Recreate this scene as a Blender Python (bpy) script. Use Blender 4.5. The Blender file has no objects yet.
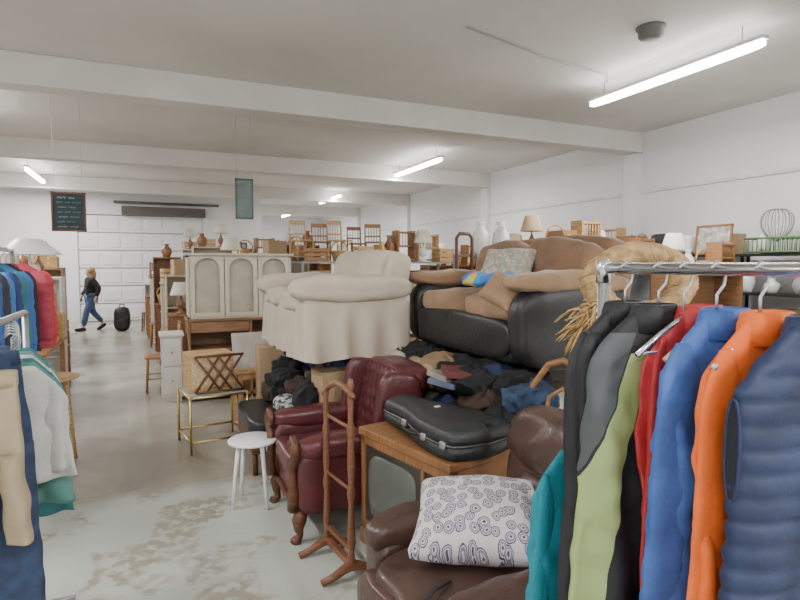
import bpy, bmesh, math, random
from mathutils import Vector, Matrix, Euler, noise
random.seed(11)
R=random.Random(5)
COL=bpy.context.scene.collection
pi=math.pi

# ---------------------------------------------------------------- materials
MATS={}
def M(name,col,rough=.6,metal=0,var=.12,scale=6,bump=.15,bscale=60,sheen=0,emit=0,coat=0):
    if name in MATS: return MATS[name]
    m=bpy.data.materials.new(name); m.use_nodes=True
    nt=m.node_tree; b=nt.nodes['Principled BSDF']
    tc=nt.nodes.new('ShaderNodeTexCoord')
    n=nt.nodes.new('ShaderNodeTexNoise'); n.inputs['Scale'].default_value=scale; n.inputs['Detail'].default_value=4
    nt.links.new(tc.outputs['Object'],n.inputs['Vector'])
    r=nt.nodes.new('ShaderNodeValToRGB')
    r.color_ramp.elements[0].position=.3; r.color_ramp.elements[1].position=.7
    r.color_ramp.elements[0].color=(*[max(0,c*(1-var)) for c in col],1)
    r.color_ramp.elements[1].color=(*[min(1,c*(1+var)) for c in col],1)
    nt.links.new(n.outputs['Fac'],r.inputs['Fac']); nt.links.new(r.outputs['Color'],b.inputs['Base Color'])
    b.inputs['Roughness'].default_value=rough; b.inputs['Metallic'].default_value=metal
    if sheen: b.inputs['Sheen Weight'].default_value=sheen
    if coat: b.inputs['Coat Weight'].default_value=coat
    if bump:
        n2=nt.nodes.new('ShaderNodeTexNoise'); n2.inputs['Scale'].default_value=bscale; n2.inputs['Detail'].default_value=3
        nt.links.new(tc.outputs['Object'],n2.inputs['Vector'])
        bp=nt.nodes.new('ShaderNodeBump'); bp.inputs['Strength'].default_value=bump; bp.inputs['Distance'].default_value=.01
        nt.links.new(n2.outputs['Fac'],bp.inputs['Height']); nt.links.new(bp.outputs['Normal'],b.inputs['Normal'])
    if emit:
        b.inputs['Emission Color'].default_value=(*col,1); b.inputs['Emission Strength'].default_value=emit
    MATS[name]=m; return m
def wood(name,col,rough=.45,stretch=(1,1,12)):
    if name in MATS: return MATS[name]
    m=M(name,col,rough,bump=.05)
    nt=m.node_tree
    n=[x for x in nt.nodes if x.type=='TEX_NOISE'][0]; tc=[x for x in nt.nodes if x.type=='TEX_COORD'][0]
    mp=nt.nodes.new('ShaderNodeMapping'); mp.inputs['Scale'].default_value=stretch
    nt.links.new(tc.outputs['Object'],mp.inputs['Vector']); nt.links.new(mp.outputs['Vector'],n.inputs['Vector'])
    r=[x for x in nt.nodes if x.type=='VALTORGB'][0]
    r.color_ramp.elements[0].color=(*[c*.65 for c in col],1); r.color_ramp.elements[1].color=(*[min(1,c*1.2) for c in col],1)
    return m

# ---------------------------------------------------------------- mesh builder
class MB:
    def __init__(s): s.v=[];s.f=[];s.mi=[];s.sm=[]
    def add(s,vs,fs,mi=0,sm=True):
        o=len(s.v); s.v+= [Vector(v) for v in vs]
        for f in fs: s.f.append([i+o for i in f]); s.mi.append(mi); s.sm.append(sm)
        return s
    def box(s,c,d,rot=(0,0,0),mi=0):
        T=Matrix.Translation(c)@Euler(rot).to_matrix().to_4x4()
        vs=[T@Vector((x*d[0]/2,y*d[1]/2,z*d[2]/2)) for x in(-1,1) for y in(-1,1) for z in(-1,1)]
        return s.add(vs,[(0,1,3,2),(4,6,7,5),(0,4,5,1),(2,3,7,6),(0,2,6,4),(1,5,7,3)],mi,False)
    def rb(s,c,d,k=6,n=8,rot=(0,0,0),mi=0,fn=None):
        T=Matrix.Translation(c)@Euler(rot).to_matrix().to_4x4()
        for ax in range(3):
            for sg in(-1,1):
                vs=[];fs=[]
                for i in range(n+1):
                    for j in range(n+1):
                        p=[0,0,0]; p[ax]=sg; p[(ax+1)%3]=-1+2*i/n; p[(ax+2)%3]=-1+2*j/n
                        q=sum(abs(t)**k for t in p)**(1/k)
                        w=Vector((p[0]/q*d[0]/2,p[1]/q*d[1]/2,p[2]/q*d[2]/2))
                        if fn: w=fn(w)
                        vs.append(T@w)
                for i in range(n):
                    for j in range(n):
                        a=i*(n+1)+j; fs.append((a,a+n+1,a+n+2,a+1))
                s.add(vs,fs,mi)
        return s
    def rings(s,rs,mi=0,caps=True,closed=False,sm=True):
        n=len(rs[0]); vs=[p for r in rs for p in r]; fs=[]
        m=len(rs)
        for i in range(m if closed else m-1):
            for j in range(n):
                a=i*n+j;b=i*n+(j+1)%n;c=((i+1)%m)*n+(j+1)%n;d=((i+1)%m)*n+j
                fs.append((a,b,c,d))
        if caps and not closed:
            fs.append(tuple(range(n))); fs.append(tuple((m-1)*n+j for j in range(n)))
        return s.add(vs,fs,mi,sm)
    def cyl(s,p1,p2,r1,r2=None,seg=12,mi=0):
        r2=r1 if r2 is None else r2
        return s.tube([p1,p2],[r1,r2],seg,mi)
    def tube(s,path,r,seg=8,mi=0,closed=False,flat=1.0):
        P=[Vector(p) for p in path]; n=len(P)
        if not isinstance(r,(list,tuple)): r=[r]*n
        rs=[];up=None
        for i,p in enumerate(P):
            if closed: t=(P[(i+1)%n]-P[i-1])
            else: t=P[min(i+1,n-1)]-P[max(i-1,0)]
            t.normalize()
            if up is None:
                up=Vector((0,0,1)) if abs(t.z)<.9 else Vector((0,1,0))
            a=t.cross(up)
            if a.length<1e-5: a=t.orthogonal()
            a.normalize(); b=a.cross(t); b.normalize(); up=b
            rs.append([p+(a*math.cos(2*pi*j/seg)+b*flat*math.sin(2*pi*j/seg))*r[i] for j in range(seg)])
        return s.rings(rs,mi,closed=closed)
    def lathe(s,prof,c=(0,0,0),seg=20,rot=(0,0,0),mi=0,caps=True):
        T=Matrix.Translation(c)@Euler(rot).to_matrix().to_4x4()
        rs=[[T@Vector((r*math.cos(2*pi*j/seg),r*math.sin(2*pi*j/seg),z)) for j in range(seg)] for r,z in prof]
        return s.rings(rs,mi,caps=caps)
    def mesh(s,name):
        me=bpy.data.meshes.new(name); me.from_pydata([tuple(v) for v in s.v],[],s.f)
        for p,mi,sm in zip(me.polygons,s.mi,s.sm): p.material_index=mi; p.use_smooth=sm
        bm=bmesh.new(); bm.from_mesh(me); bmesh.ops.remove_doubles(bm,verts=bm.verts,dist=1e-5)
        bmesh.ops.recalc_face_normals(bm,faces=bm.faces); bm.to_mesh(me); bm.free()
        return me
def part(mb,name,mats,parent=None,loc=(0,0,0),rot=(0,0,0),bevel=0,label=None):
    me=mb.mesh(name)
    for m in (mats if isinstance(mats,(list,tuple)) else [mats]): me.materials.append(m)
    o=bpy.data.objects.new(name,me); COL.objects.link(o)
    if parent: o.parent=parent
    o.location=loc; o.rotation_euler=rot
    if bevel:
        b=o.modifiers.new('bev','BEVEL'); b.width=bevel; b.segments=2; b.limit_method='ANGLE'
    if label: o['label']=label
    return o
def top(name,label,cat,loc=(0,0,0),rotz=0,rot=None,group=None,scale=1):
    o=bpy.data.objects.new(name,None); COL.objects.link(o); o.empty_display_size=.1
    o.location=loc; o.rotation_euler=rot if rot else (0,0,rotz); o.scale=(scale,)*3
    o['label']=label; o['category']=cat
    if group: o['group']=group
    return o
def solo(mb,name,mats,label,cat,loc=(0,0,0),rot=(0,0,0),bevel=0,group=None):
    o=part(mb,name,mats,None,loc,rot,bevel); o['label']=label; o['category']=cat
    if group: o['group']=group
    return o
def struct(mb,name,mats,loc=(0,0,0),bevel=0):
    o=part(mb,name,mats,None,loc,(0,0,0),bevel); o['kind']='structure'; return o
def nz(x,y=0,z=0): return noise.noise(Vector((x,y,z)))

# ---------------------------------------------------------------- room
WALL=M('painted_wall',(.81,.815,.83),.8,var=.06,scale=.7,bump=.1,bscale=14)
CEIL=M('ceiling_board',(.70,.68,.655),.85,var=.12,scale=.45,bump=.1,bscale=10)
BEAMM=M('beam_paint',(.76,.74,.71),.8,var=.06,scale=1.2,bump=.05)
def floormat():
    m=bpy.data.materials.new('worn_concrete'); m.use_nodes=True; nt=m.node_tree; b=nt.nodes['Principled BSDF']
    N=nt.nodes.new; L=nt.links.new
    tc=N('ShaderNodeTexCoord')
    def noi(sc,det=6,dist=0):
        n=N('ShaderNodeTexNoise'); n.inputs['Scale'].default_value=sc; n.inputs['Detail'].default_value=det; n.inputs['Distortion'].default_value=dist
        L(tc.outputs['Object'],n.inputs['Vector']); return n
    def ramp(n,a,b_,ca,cb):
        r=N('ShaderNodeValToRGB'); e=r.color_ramp.elements; e[0].position=a;e[1].position=b_; e[0].color=(*ca,1); e[1].color=(*cb,1); L(n.outputs['Fac'],r.inputs['Fac']); return r
    base=ramp(noi(1.5),.3,.7,(.43,.465,.42),(.54,.565,.52))
    stain=ramp(noi(2.1,8,.6),.50,.57,(0,0,0),(1,1,1))
    st2=ramp(noi(14,8),.40,.54,(0,0,0),(.9,.9,.9))
    mul=N('ShaderNodeMath'); mul.operation='MULTIPLY'; L(stain.outputs['Color'],mul.inputs[0]); L(st2.outputs['Color'],mul.inputs[1])
    m1=N('ShaderNodeMixRGB'); L(mul.outputs[0],m1.inputs['Fac']); L(base.outputs['Color'],m1.inputs[1]); m1.inputs[2].default_value=(.32,.28,.21,1)
    far=ramp(noi(1.1,7,.4),.38,.66,(.31,.28,.225),(.46,.43,.365))
    sp=N('ShaderNodeSeparateXYZ'); L(tc.outputs['Object'],sp.inputs[0])
    wob=noi(2.0,5); ad=N('ShaderNodeMath'); ad.operation='MULTIPLY_ADD'; L(wob.outputs['Fac'],ad.inputs[0]); ad.inputs[1].default_value=.3; L(sp.outputs['Y'],ad.inputs[2])
    mr=N('ShaderNodeMapRange'); L(ad.outputs[0],mr.inputs['Value']); mr.inputs['From Min'].default_value=4.42; mr.inputs['From Max'].default_value=4.58
    m2=N('ShaderNodeMixRGB'); L(mr.outputs[0],m2.inputs['Fac']); L(m1.outputs[0],m2.inputs[1]); L(far.outputs['Color'],m2.inputs[2])
    L(m2.outputs[0],b.inputs['Base Color'])
    rr=N('ShaderNodeMapRange'); L(mr.outputs[0],rr.inputs['Value']); rr.inputs['To Min'].default_value=.5; rr.inputs['To Max'].default_value=.26
    L(rr.outputs[0],b.inputs['Roughness'])
    bp=N('ShaderNodeBump'); bp.inputs['Strength'].default_value=.1; L(noi(30).outputs['Fac'],bp.inputs['Height']); L(bp.outputs['Normal'],b.inputs['Normal'])
    return m
XL,XR,YN,YF,ZC=-5.5,8.1,-5.0,28.0,4.0
YG=18.3
XG=3.3
struct(MB().box(((XL+XR)/2,(YN+YF)/2,-.05),(XR-XL+.4,YF-YN+.4,.1)),'floor',floormat())
struct(MB().box(((XL+XR)/2,(YN+YF)/2,ZC+.05),(XR-XL+.4,YF-YN+.4,.1)),'ceiling',CEIL)
struct(MB().box((XR+.1,(YN+YF)/2,ZC/2),(.2,YF-YN,ZC)),'wall_right',WALL)
struct(MB().box((XL-.1,(YN+YF)/2,ZC/2),(.2,YF-YN,ZC)),'wall_left',WALL)
struct(MB().box(((XL+XR)/2,YN-.1,ZC/2),(XR-XL,.2,ZC)),'wall_rear',WALL)
struct(MB().box(((XG+XR)/2,YF+.1,ZC/2),(XR-XG,.2,ZC)),'wall_far',WALL)
g=MB(); DX0,DX1,DZ=-1.85,1.55,3.1
g.box(((XL+DX0)/2,YG+.1,ZC/2),(DX0-XL,.2,ZC)).box(((DX1+XG)/2,YG+.1,ZC/2),(XG-DX1,.2,ZC)).box(((DX0+DX1)/2,YG+.1,(DZ+ZC)/2),(DX1-DX0,.2,ZC-DZ))
struct(g,'wall_garage',WALL)
struct(MB().box((XG-.1,(YG+YF)/2+.1,ZC/2),(.2,YF-YG-.2,ZC)),'wall_return',WALL)
d=MB()
for i in range(6):
    z0=i*DZ/6; d.box(((DX0+DX1)/2,YG+.12,z0+DZ/12),(DX1-DX0,.05,DZ/6-.03))
    for j in range(6):
        w=(DX1-DX0)/6; d.box((DX0+w*(j+.5),YG+.085,z0+DZ/12),(w*.82,.025,DZ/6*.62))
d.box(((DX0+DX1)/2,YG+.16,DZ/2),(DX1-DX0,.03,DZ),mi=1)
struct(d,'door_1',[M('door_panel',(.86,.87,.88),.5,bump=0,var=.03),M('door_gap',(.45,.47,.49),.7)],bevel=.008)
t=MB().box((.45,YG-.06,DZ+.12),(2.3,.22,.26)).cyl((-.9,YG-.1,DZ+.36),(2.0,YG-.1,DZ+.36),.04)
struct(t,'trim_1',M('dark_steel',(.13,.12,.11),.5,.4))
for i,y in enumerate((2.55,7.5,12.4,17.3,22.2)):
    x1=XR; x0=XL if y<YG else XG
    struct(MB().box(((x0+x1)/2,y+.16,ZC-.175),(x1-x0,.32,.35)),'trim_%d'%(i+2),BEAMM,bevel=.01)
    struct(MB().box((XR-.06,y+.16,ZC/2-.18),(.12,.34,ZC-.36)),'trim_%d'%(i+8),WALL,bevel=.01)
RP=M('rail_paint',(.7,.71,.72),.6)
struct(MB().box((XR-.015,(YN+YF)/2,2.95),(.03,YF-YN,.05)),'trim_20',RP)
struct(MB().box((XR-.01,(YN+YF)/2,.07),(.02,YF-YN,.14)),'baseboard_right',RP)
struct(MB().tube([(2.9,4.9,ZC-.02),(4.2,5.25,ZC-.02),(5.2,5.4,ZC-.02),(5.4,5.6,ZC-.02)],.009),'trim_21',M('conduit_grey',(.4,.4,.4),.6))

# ---------------------------------------------------------------- lamps
TUBE=M('lamp_tube',(1,.99,.97),.4,bump=0,var=0,emit=32)
HOUS=M('lamp_housing',(.8,.8,.8),.4,bump=0)
DST=M('dark_steel',(.13,.12,.11))
def tube_light(x,y,L=2.3,power=140,z=3.76):
    r=top('ceiling_light','long white tube light hanging under the ceiling','ceiling light',(x,y,z),group='tube ceiling lights')
    part(MB().rb((0,0,0),(.09,L,.07),k=6),'lamp_tube',TUBE,r)
    part(MB().box((0,0,.055),(.1,L+.02,.04)),'lamp_housing',HOUS,r,bevel=.006)
    for s in(-1,1): part(MB().cyl((0,s*L*.4,.07),(0,s*L*.4,ZC-z),.004,seg=6),'hanging_wire',DST,r)
    for sg,pw in((0,power),(pi,power*.05)):
        l=bpy.data.lights.new('tube_lamp','AREA'); l.shape='RECTANGLE'; l.size=.12 if sg==0 else .3; l.size_y=L; l.energy=pw; l.color=(1,.985,.96)
        o=bpy.data.objects.new('tube_lamp',l); COL.objects.link(o); o.location=(x,y,z-.045 if sg==0 else z+.085); o.rotation_euler=(sg,0,0)
for y in(-1.6,4.73,11.2,17.7,23.7): tube_light(5.4,y)
for y in(-2.8,3.0,9.3,15.9): tube_light(-2.43,y,power=165)
for y in(-3.0,): tube_light(1.5,y,power=250)  # added unseen fill behind the camera, brightens the foreground; not a known fixture
s=top('smoke_detector','dark grey round device on the ceiling','smoke detector',(4.6,4.2,ZC))
part(MB().lathe([(0.02,-.12),(.09,-.12),(.12,-.09),(.12,-.03),(.14,-.02),(.14,0)],seg=24),'housing',M('dark_grey_plastic',(.16,.16,.16),.5),s)

# ---------------------------------------------------------------- shared materials
BURG=M('burgundy_leather',(.095,.019,.024),.36,var=.25,scale=9,bump=.25,bscale=35,coat=.15)
DWOOD=wood('dark_walnut',(.13,.05,.022)); MWOOD=wood('mid_oak',(.36,.18,.07)); LWOOD=wood('light_pine',(.58,.37,.17)); RWOOD=wood('red_brown_wood',(.22,.09,.045))
BRLEA=M('brown_leather',(.075,.040,.031),.36,var=.25,scale=7,bump=.35,bscale=28,coat=.15)
BLKLEA=M('black_leather',(.02,.02,.022),.4,var=.3,scale=8,bump=.3,bscale=30)
TANS=M('tan_suede',(.33,.20,.115),.85,var=.2,scale=5,bump=.3,bscale=60,sheen=.2)
BRNS=M('brown_suede',(.22,.125,.07),.85,var=.25,scale=5,bump=.3,bscale=60,sheen=.15)
BEIGE=M('beige_canvas',(.56,.48,.39),.9,var=.07,scale=5,bump=.35,bscale=18)
WHITEP=M('white_plastic',(.8,.81,.82),.4,bump=0,var=.03)
BLACKP=M('black_plastic',(.02,.02,.022),.45,bump=.05)
CHROME=M('chrome',(.72,.73,.75),.22,1,bump=0,var=.05)
STEEL=M('steel',(.45,.46,.47),.4,.8,bump=0)
BRASS=M('brass',(.62,.45,.2),.3,1,bump=0)
CARD=M('cardboard',(.42,.29,.17),.85,var=.08)
WHITEW=M('white_paint_wood',(.72,.7,.66),.5,var=.05,bump=.05)
CREAM=M('cream_paint',(.60,.54,.43),.55,var=.06,bump=.06)
DARKF=M('dark_fabric',(.035,.035,.045),.9,var=.3,bump=.3)
GREYF=M('grey_fabric',(.3,.3,.31),.9,var=.2,bump=.3)
MBROWN=wood('dresser_brown',(.27,.14,.07))
DTAB=M('dark_table',(.03,.022,.018),.6)
SHADE=M('lamp_shade_cloth',(.68,.64,.55),.8); BSHADE=M('tan_shade',(.45,.33,.2),.8)
CER=M('white_ceramic',(.75,.75,.73),.25,bump=0); GLZ=M('brown_glaze',(.25,.12,.06),.25,bump=0)
GMET=M('grey_metal',(.25,.26,.27),.5,.5); BMET=M('black_metal',(.03,.03,.032),.45,.4)
GOLD=M('gold_paint',(.6,.42,.14),.35,.7,bump=.1)
def wrinkle(a,f,seed=0):
    def fn(w):
        n=noise.noise_vector(w*f+Vector((seed,seed*1.7,0)))
        return w+n*a
    return fn
def patch_mat(name,cols,scale):
    m=bpy.data.materials.new(name); m.use_nodes=True; nt=m.node_tree; b=nt.nodes['Principled BSDF']; N=nt.nodes.new;L=nt.links.new
    tc=N('ShaderNodeTexCoord'); v=N('ShaderNodeTexVoronoi'); v.inputs['Scale'].default_value=scale; L(tc.outputs['Object'],v.inputs['Vector'])
    s=N('ShaderNodeSeparateColor'); L(v.outputs['Color'],s.inputs[0]); r=N('ShaderNodeValToRGB'); r.color_ramp.interpolation='CONSTANT'
    e=r.color_ramp.elements; e[0].color=(*cols[0],1); e[1].position=1/len(cols); e[1].color=(*cols[1],1)
    for i,c in enumerate(cols[2:]): x=e.new((i+2)/len(cols)); x.color=(*c,1)
    L(s.outputs[0],r.inputs['Fac']); L(r.outputs['Color'],b.inputs['Base Color']); b.inputs['Roughness'].default_value=.9
    return m

# burgundy armchair ------------------------------------------------
a=top('armchair','burgundy leather armchair with rolled arms and carved wooden legs','armchair',(1.14,3.52,0),-pi/2)
part(MB().rb((0,.02,.27),(.66,.78,.2),k=10,n=10),'seat_base',BURG,a)
part(MB().rb((0,-.07,.42),(.53,.66,.14),k=7,n=14,fn=wrinkle(.006,7,1)),'seat_cushion',BURG,a)
def tuft(w):
    q=wrinkle(.008,6,2)(w)
    if w.y<0: q.y+=.022*(math.cos(w.x*42)*math.cos(w.z*38))**4
    return q
b=MB().rb((0,.32,.7),(.62,.19,.6),k=5,n=30,rot=(-.16,0,0),fn=tuft).rb((0,.43,.90),(.70,.26,.2),k=2.8,n=14,fn=wrinkle(.01,6,3)).rb((0,.41,.56),(.62,.1,.62),k=8,n=6,rot=(-.1,0,0))
part(b,'backrest',BURG,a)
for s in(-1,1):
    part(MB().rb((s*.32,.27,.74),(.09,.30,.46),k=4,n=10,rot=(-.16,0,0)),'wing',BURG,a)
    b=MB().rb((s*.335,.0,.37),(.11,.76,.38),k=9,n=8).rb((s*.35,-.01,.575),(.17,.78,.15),k=2.8,n=14,fn=wrinkle(.005,8,s))
    part(b,'armrest',BURG,a)
    pts=[(s*.3,-.40,.2),(s*.345,-.405,.3),(s*.31,-.405,.4),(s*.33,-.405,.48),(s*.39,-.405,.54),(s*.4,-.405,.60),(s*.35,-.405,.64),(s*.3,-.405,.60),(s*.31,-.405,.55),(s*.35,-.405,.55)]
    part(MB().tube(pts,[.034,.034,.026,.024,.028,.026,.024,.024,.02,.018],8),'arm_trim',DWOOD,a,label='carved dark wood scroll')
    part(MB().tube([(s*.3,-.34,.2),(s*.33,-.37,.14),(s*.32,-.37,.08),(s*.31,-.36,.04),(s*.32,-.39,.012),(s*.32,-.395,0)],[.035,.045,.028,.02,.035,.03],10),'leg',DWOOD,a)
    part(MB().tube([(s*.28,.34,.2),(s*.28,.36,.1),(s*.28,.39,0)],[.026,.022,.018],8),'leg',DWOOD,a)
part(MB().tube([(-.28,-.375,.19),(-.15,-.38,.205),(0,-.38,.185),(.15,-.38,.205),(.28,-.375,.19)],.018,8),'front_rail',DWOOD,a)

# brown leather recliner -------------------------------------------
a=top('recliner','worn dark brown leather recliner with padded arms','recliner',(1.22,1.83,0),-pi/2)
part(MB().rb((0,.02,.2),(.78,.78,.28),k=10,n=8),'seat_base',BRLEA,a)
part(MB().rb((0,-.1,.40),(.5,.70,.17),k=4.5,n=14,fn=wrinkle(.012,7,4)),'seat_cushion',BRLEA,a)
part(MB().rb((0,-.44,.26),(.54,.12,.36),k=4,n=12,fn=wrinkle(.012,8,5)),'footrest',BRLEA,a)
for s in(-1,1):
    b=MB().rb((s*.335,.0,.29),(.18,.78,.42),k=7,n=10,fn=wrinkle(.008,6,s)).rb((s*.34,-.01,.50),(.21,.80,.17),k=3.2,n=14,fn=wrinkle(.014,8,s*3))
    part(b,'armrest',BRLEA,a)
b=MB().rb((0,.34,.62),(.64,.2,.68),k=4.5,n=14,rot=(-.2,0,0),fn=wrinkle(.015,6,7)).rb((0,.35,.89),(.62,.26,.28),k=3,n=14,rot=(-.2,0,0),fn=wrinkle(.018,8,8)).rb((0,.31,.62),(.5,.2,.26),k=3,n=12,rot=(-.2,0,0),fn=wrinkle(.012,8,9))
part(b,'backrest',BRLEA,a)
for x in(-.3,.3):
    for y in(-.3,.3): part(MB().cyl((x,y,0),(x,y,.08),.025),'foot',BLACKP,a)
def circles_mat():
    m=bpy.data.materials.new('ring_print_cloth'); m.use_nodes=True; nt=m.node_tree; b=nt.nodes['Principled BSDF']; N=nt.nodes.new;L=nt.links.new
    tc=N('ShaderNodeTexCoord'); v=N('ShaderNodeTexVoronoi'); v.voronoi_dimensions='2D'; v.inputs['Scale'].default_value=21; v.inputs['Randomness'].default_value=.7
    n0=N('ShaderNodeTexNoise'); n0.inputs['Scale'].default_value=16; mx=N('ShaderNodeVectorMath'); mx.operation='MULTIPLY_ADD'; L(tc.outputs['Object'],n0.inputs['Vector']); L(n0.outputs['Color'],mx.inputs[0]); mx.inputs[1].default_value=(.025,.025,.025); L(tc.outputs['Object'],mx.inputs[2])
    L(mx.outputs[0],v.inputs['Vector'])
    r=N('ShaderNodeValToRGB'); r.color_ramp.interpolation='CONSTANT'; e=r.color_ramp.elements
    W=(.72,.67,.70,1);P=(.10,.07,.16,1);G=(.28,.23,.34,1)
    e[0].position=0;e[0].color=P; e[1].position=.10;e[1].color=W
    for p,c in((.19,G),(.29,W),(.34,P),(.42,W)): x=e.new(p); x.color=c
    L(v.outputs['Distance'],r.inputs['Fac']); L(r.outputs['Color'],b.inputs['Base Color']); b.inputs['Roughness'].default_value=.9
    return m
def pillow_mb(w,h,t,seed=0):
    def fn(p):
        u=p.x/(w/2);v=p.y/(h/2)
        k=max(0,(1-abs(u)**2.6))*max(0,(1-abs(v)**2.6))
        pin=1-.07*(1-abs(v)**2)*abs(u)**2; pin2=1-.07*(1-abs(u)**2)*abs(v)**2
        n=noise.noise_vector(Vector((p.x*8+seed,p.y*8,seed)))*.012
        return Vector((p.x*pin,p.y*pin2,p.z*(.06+.94*k**.5)))+n
    return MB().rb((0,0,0),(w,h,t),k=14,n=18,fn=fn)
solo(pillow_mb(.50,.42,.22),'throw_pillow',circles_mat(),'white throw pillow printed with purple rings','pillow',(1.18,1.89,.625),(math.radians(22),math.radians(-3),math.radians(-36)))
solo(MB().tube([(.98,1.74,.49),(.90,1.70,.5),(.84,1.66,.50),(.77,1.66,.46),(.73,1.74,.40),(.715,1.85,.3),(.70,1.8,.15),(.66,1.7,.01),(.6,1.5,.008)],.006,6),'power_cord',BLACKP,'thin black power cord draped over the recliner','cable')

# wooden valet ----------------------------------------
a=top('valet_stand','turned wooden valet stand with two posts and splayed feet','valet stand',(.915,2.88,0),.12)
prof=[(.018,.06),(.022,.1),(.015,.14),(.022,.2),(.018,.34),(.014,.4),(.023,.45),(.015,.5),(.02,.62),(.016,.74),(.022,.8),(.014,.84),(.017,.95),(.013,1.0),(.02,1.03),(.01,1.06)]
for s in(-1,1):
    k=1.0 if s<0 else .90
    part(MB().lathe([(r,z*k) for r,z in prof],(0,s*.16,0),12),'post',RWOOD,a)
    part(MB().tube([(-.17,s*.16,.018),(-.1,s*.16,.03),(-.03,s*.16,.06),(.03,s*.16,.06),(.1,s*.16,.03),(.17,s*.16,.018)],[.018,.02,.026,.026,.02,.018],8),'foot',RWOOD,a)
part(MB().box((0,0,.07),(.03,.32,.035)),'cross_rail',RWOOD,a,bevel=.004)
part(MB().box((0,0,.15),(.02,.32,.02)),'cross_rail',RWOOD,a)
for z in(.47,.8): part(MB().cyl((0,-.16,z),(0,.16,z),.01),'rung',RWOOD,a)
part(MB().tube([(0,-.2,.97),(0,-.1,1.0),(0,0,1.01),(0,.1,.98),(0,.2,.91)],[.012,.016,.018,.016,.012],8),'hanger_bar',RWOOD,a)

# console television -------------------------------------------------
TVW=wood('tv_veneer',(.32,.15,.06),.45,(10,1,1))
TVR=-pi/2+.22
a=top('television','old wooden console television with a curved glass screen','television',(1.42,2.73,0),TVR)
b=MB().box((0,.04,.36),(.78,.44,.64)).box((0,.02,.675),(.81,.51,.045)).box((0,.01,.05),(.80,.48,.10)).box((-.37,-.20,.36),(.04,.05,.6)).box((.375,-.20,.36),(.03,.05,.6)).box((0,-.20,.63),(.78,.05,.06)).box((0,-.20,.12),(.78,.05,.06)).box((.18,-.20,.36),(.025,.05,.6))
part(b,'cabinet',TVW,a,bevel=.006)
part(MB().box((-.09,-.20,.375),(.52,.035,.45)),'screen_bezel',M('tv_bezel',(.055,.045,.038),.5),a,bevel=.01)
part(MB().rb((-.09,-.213,.375),(.45,.045,.38),k=4.5,n=16),'screen',M('tv_glass',(.13,.14,.125),.3,bump=0),a)
part(MB().box((.275,-.195,.375),(.16,.03,.46)),'control_panel',M('tv_panel',(.06,.04,.028),.5),a)
for z in(.55,.46): part(MB().lathe([(.028,0),(.026,.02),(.012,.03)],(.28,-.208,z),14,(pi/2,0,0)),'knob',STEEL,a)
sg=MB().box((.28,-.211,.28),(.02,.006,.20))
for i in range(8): sg.box((.28,-.212,.19+i*.025),(.13,.006,.01))
part(sg,'speaker_grille',BLACKP,a)

# instrument case ----------------------------------------------------
a=top('instrument_case','black moulded hard shell guitar case with metal latches','instrument case',(1.43,2.70,.699),.16,scale=1.08)
ctl=[(-.39,0,.0),(-.385,0,.07),(-.35,0,.1),(-.2,0,.11),(-.08,0,.13),(.02,0,.165),(.12,0,.19),(.25,0,.2),(.34,0,.185),(.38,0,.14),(.4,0,.0)]
def hw(t):
    for i in range(len(ctl)-1):
        if ctl[i][0]<=t<=ctl[i+1][0]:
            u=(t-ctl[i][0])/(ctl[i+1][0]-ctl[i][0]); u=u*u*(3-2*u) if 0<i<9 else u
            return ctl[i][2]*(1-u)+ctl[i+1][2]*u
    return 0
def outline(inset):
    ys=[-.39+.79*(.5-.5*math.cos(pi*i/24)) for i in range(25)]
    o=[]
    for y in ys: o.append((max(hw(y)-inset,.002),-y))
    for y in reversed(ys[1:-1]): o.append((-max(hw(y)-inset,.002),-y))
    return o
def shell(z):
    rs=[]
    for inset,zz in z:
        sc=1-inset*2
        rs.append([Vector((x,y*sc,zz)) for x,y in outline(inset)])
    return rs
CASE=M('case_plastic',(.025,.027,.03),.42,var=.1,bump=.3,bscale=120)
part(MB().rings(shell([(.02,0),(.006,.01),(0,.03),(0,.07)])),'case_base',CASE,a)
part(MB().rings(shell([(0,.076),(0,.1),(.006,.125),(.02,.14),(.04,.142),(.045,.15),(.09,.155)])),'case_lid',CASE,a)
part(MB().rings(shell([(-.004,.068),(-.004,.078)])),'seam_trim',M('case_trim',(.12,.12,.12),.3,.6),a)
for y,x in((.1,-.13),(-.15,-.19),(-.3,-.19)): part(MB().rb((x-.004,y,.072),(.016,.04,.035),k=6,n=4),'latch',STEEL,a)
part(MB().tube([(-.165,.02,.07),(-.2,.01,.075),(-.21,-.04,.075),(-.185,-.09,.07)],.009,8),'handle',BLACKP,a)
part(MB().box((.0,.0,.158),(.03,.018,.004)),'badge',M('badge_white',(.7,.7,.7)),a)

# white stool -------------------------------------------------------
a=top('stool','small round white plastic stool with four slim legs','stool',(.62,3.88,0),.4)
part(MB().lathe([(.01,.43),(.15,.43),(.165,.437),(.168,.447),(.16,.455),(.01,.455)],seg=32),'seat',WHITEP,a)
for i in range(4):
    an=i*pi/2; c,s_=math.cos(an),math.sin(an)
    part(MB().tube([(.11*c,.11*s_,.435),(.14*c,.14*s_,.22),(.165*c,.165*s_,0)],[.016,.013,.012],8),'leg',WHITEP,a)

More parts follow.
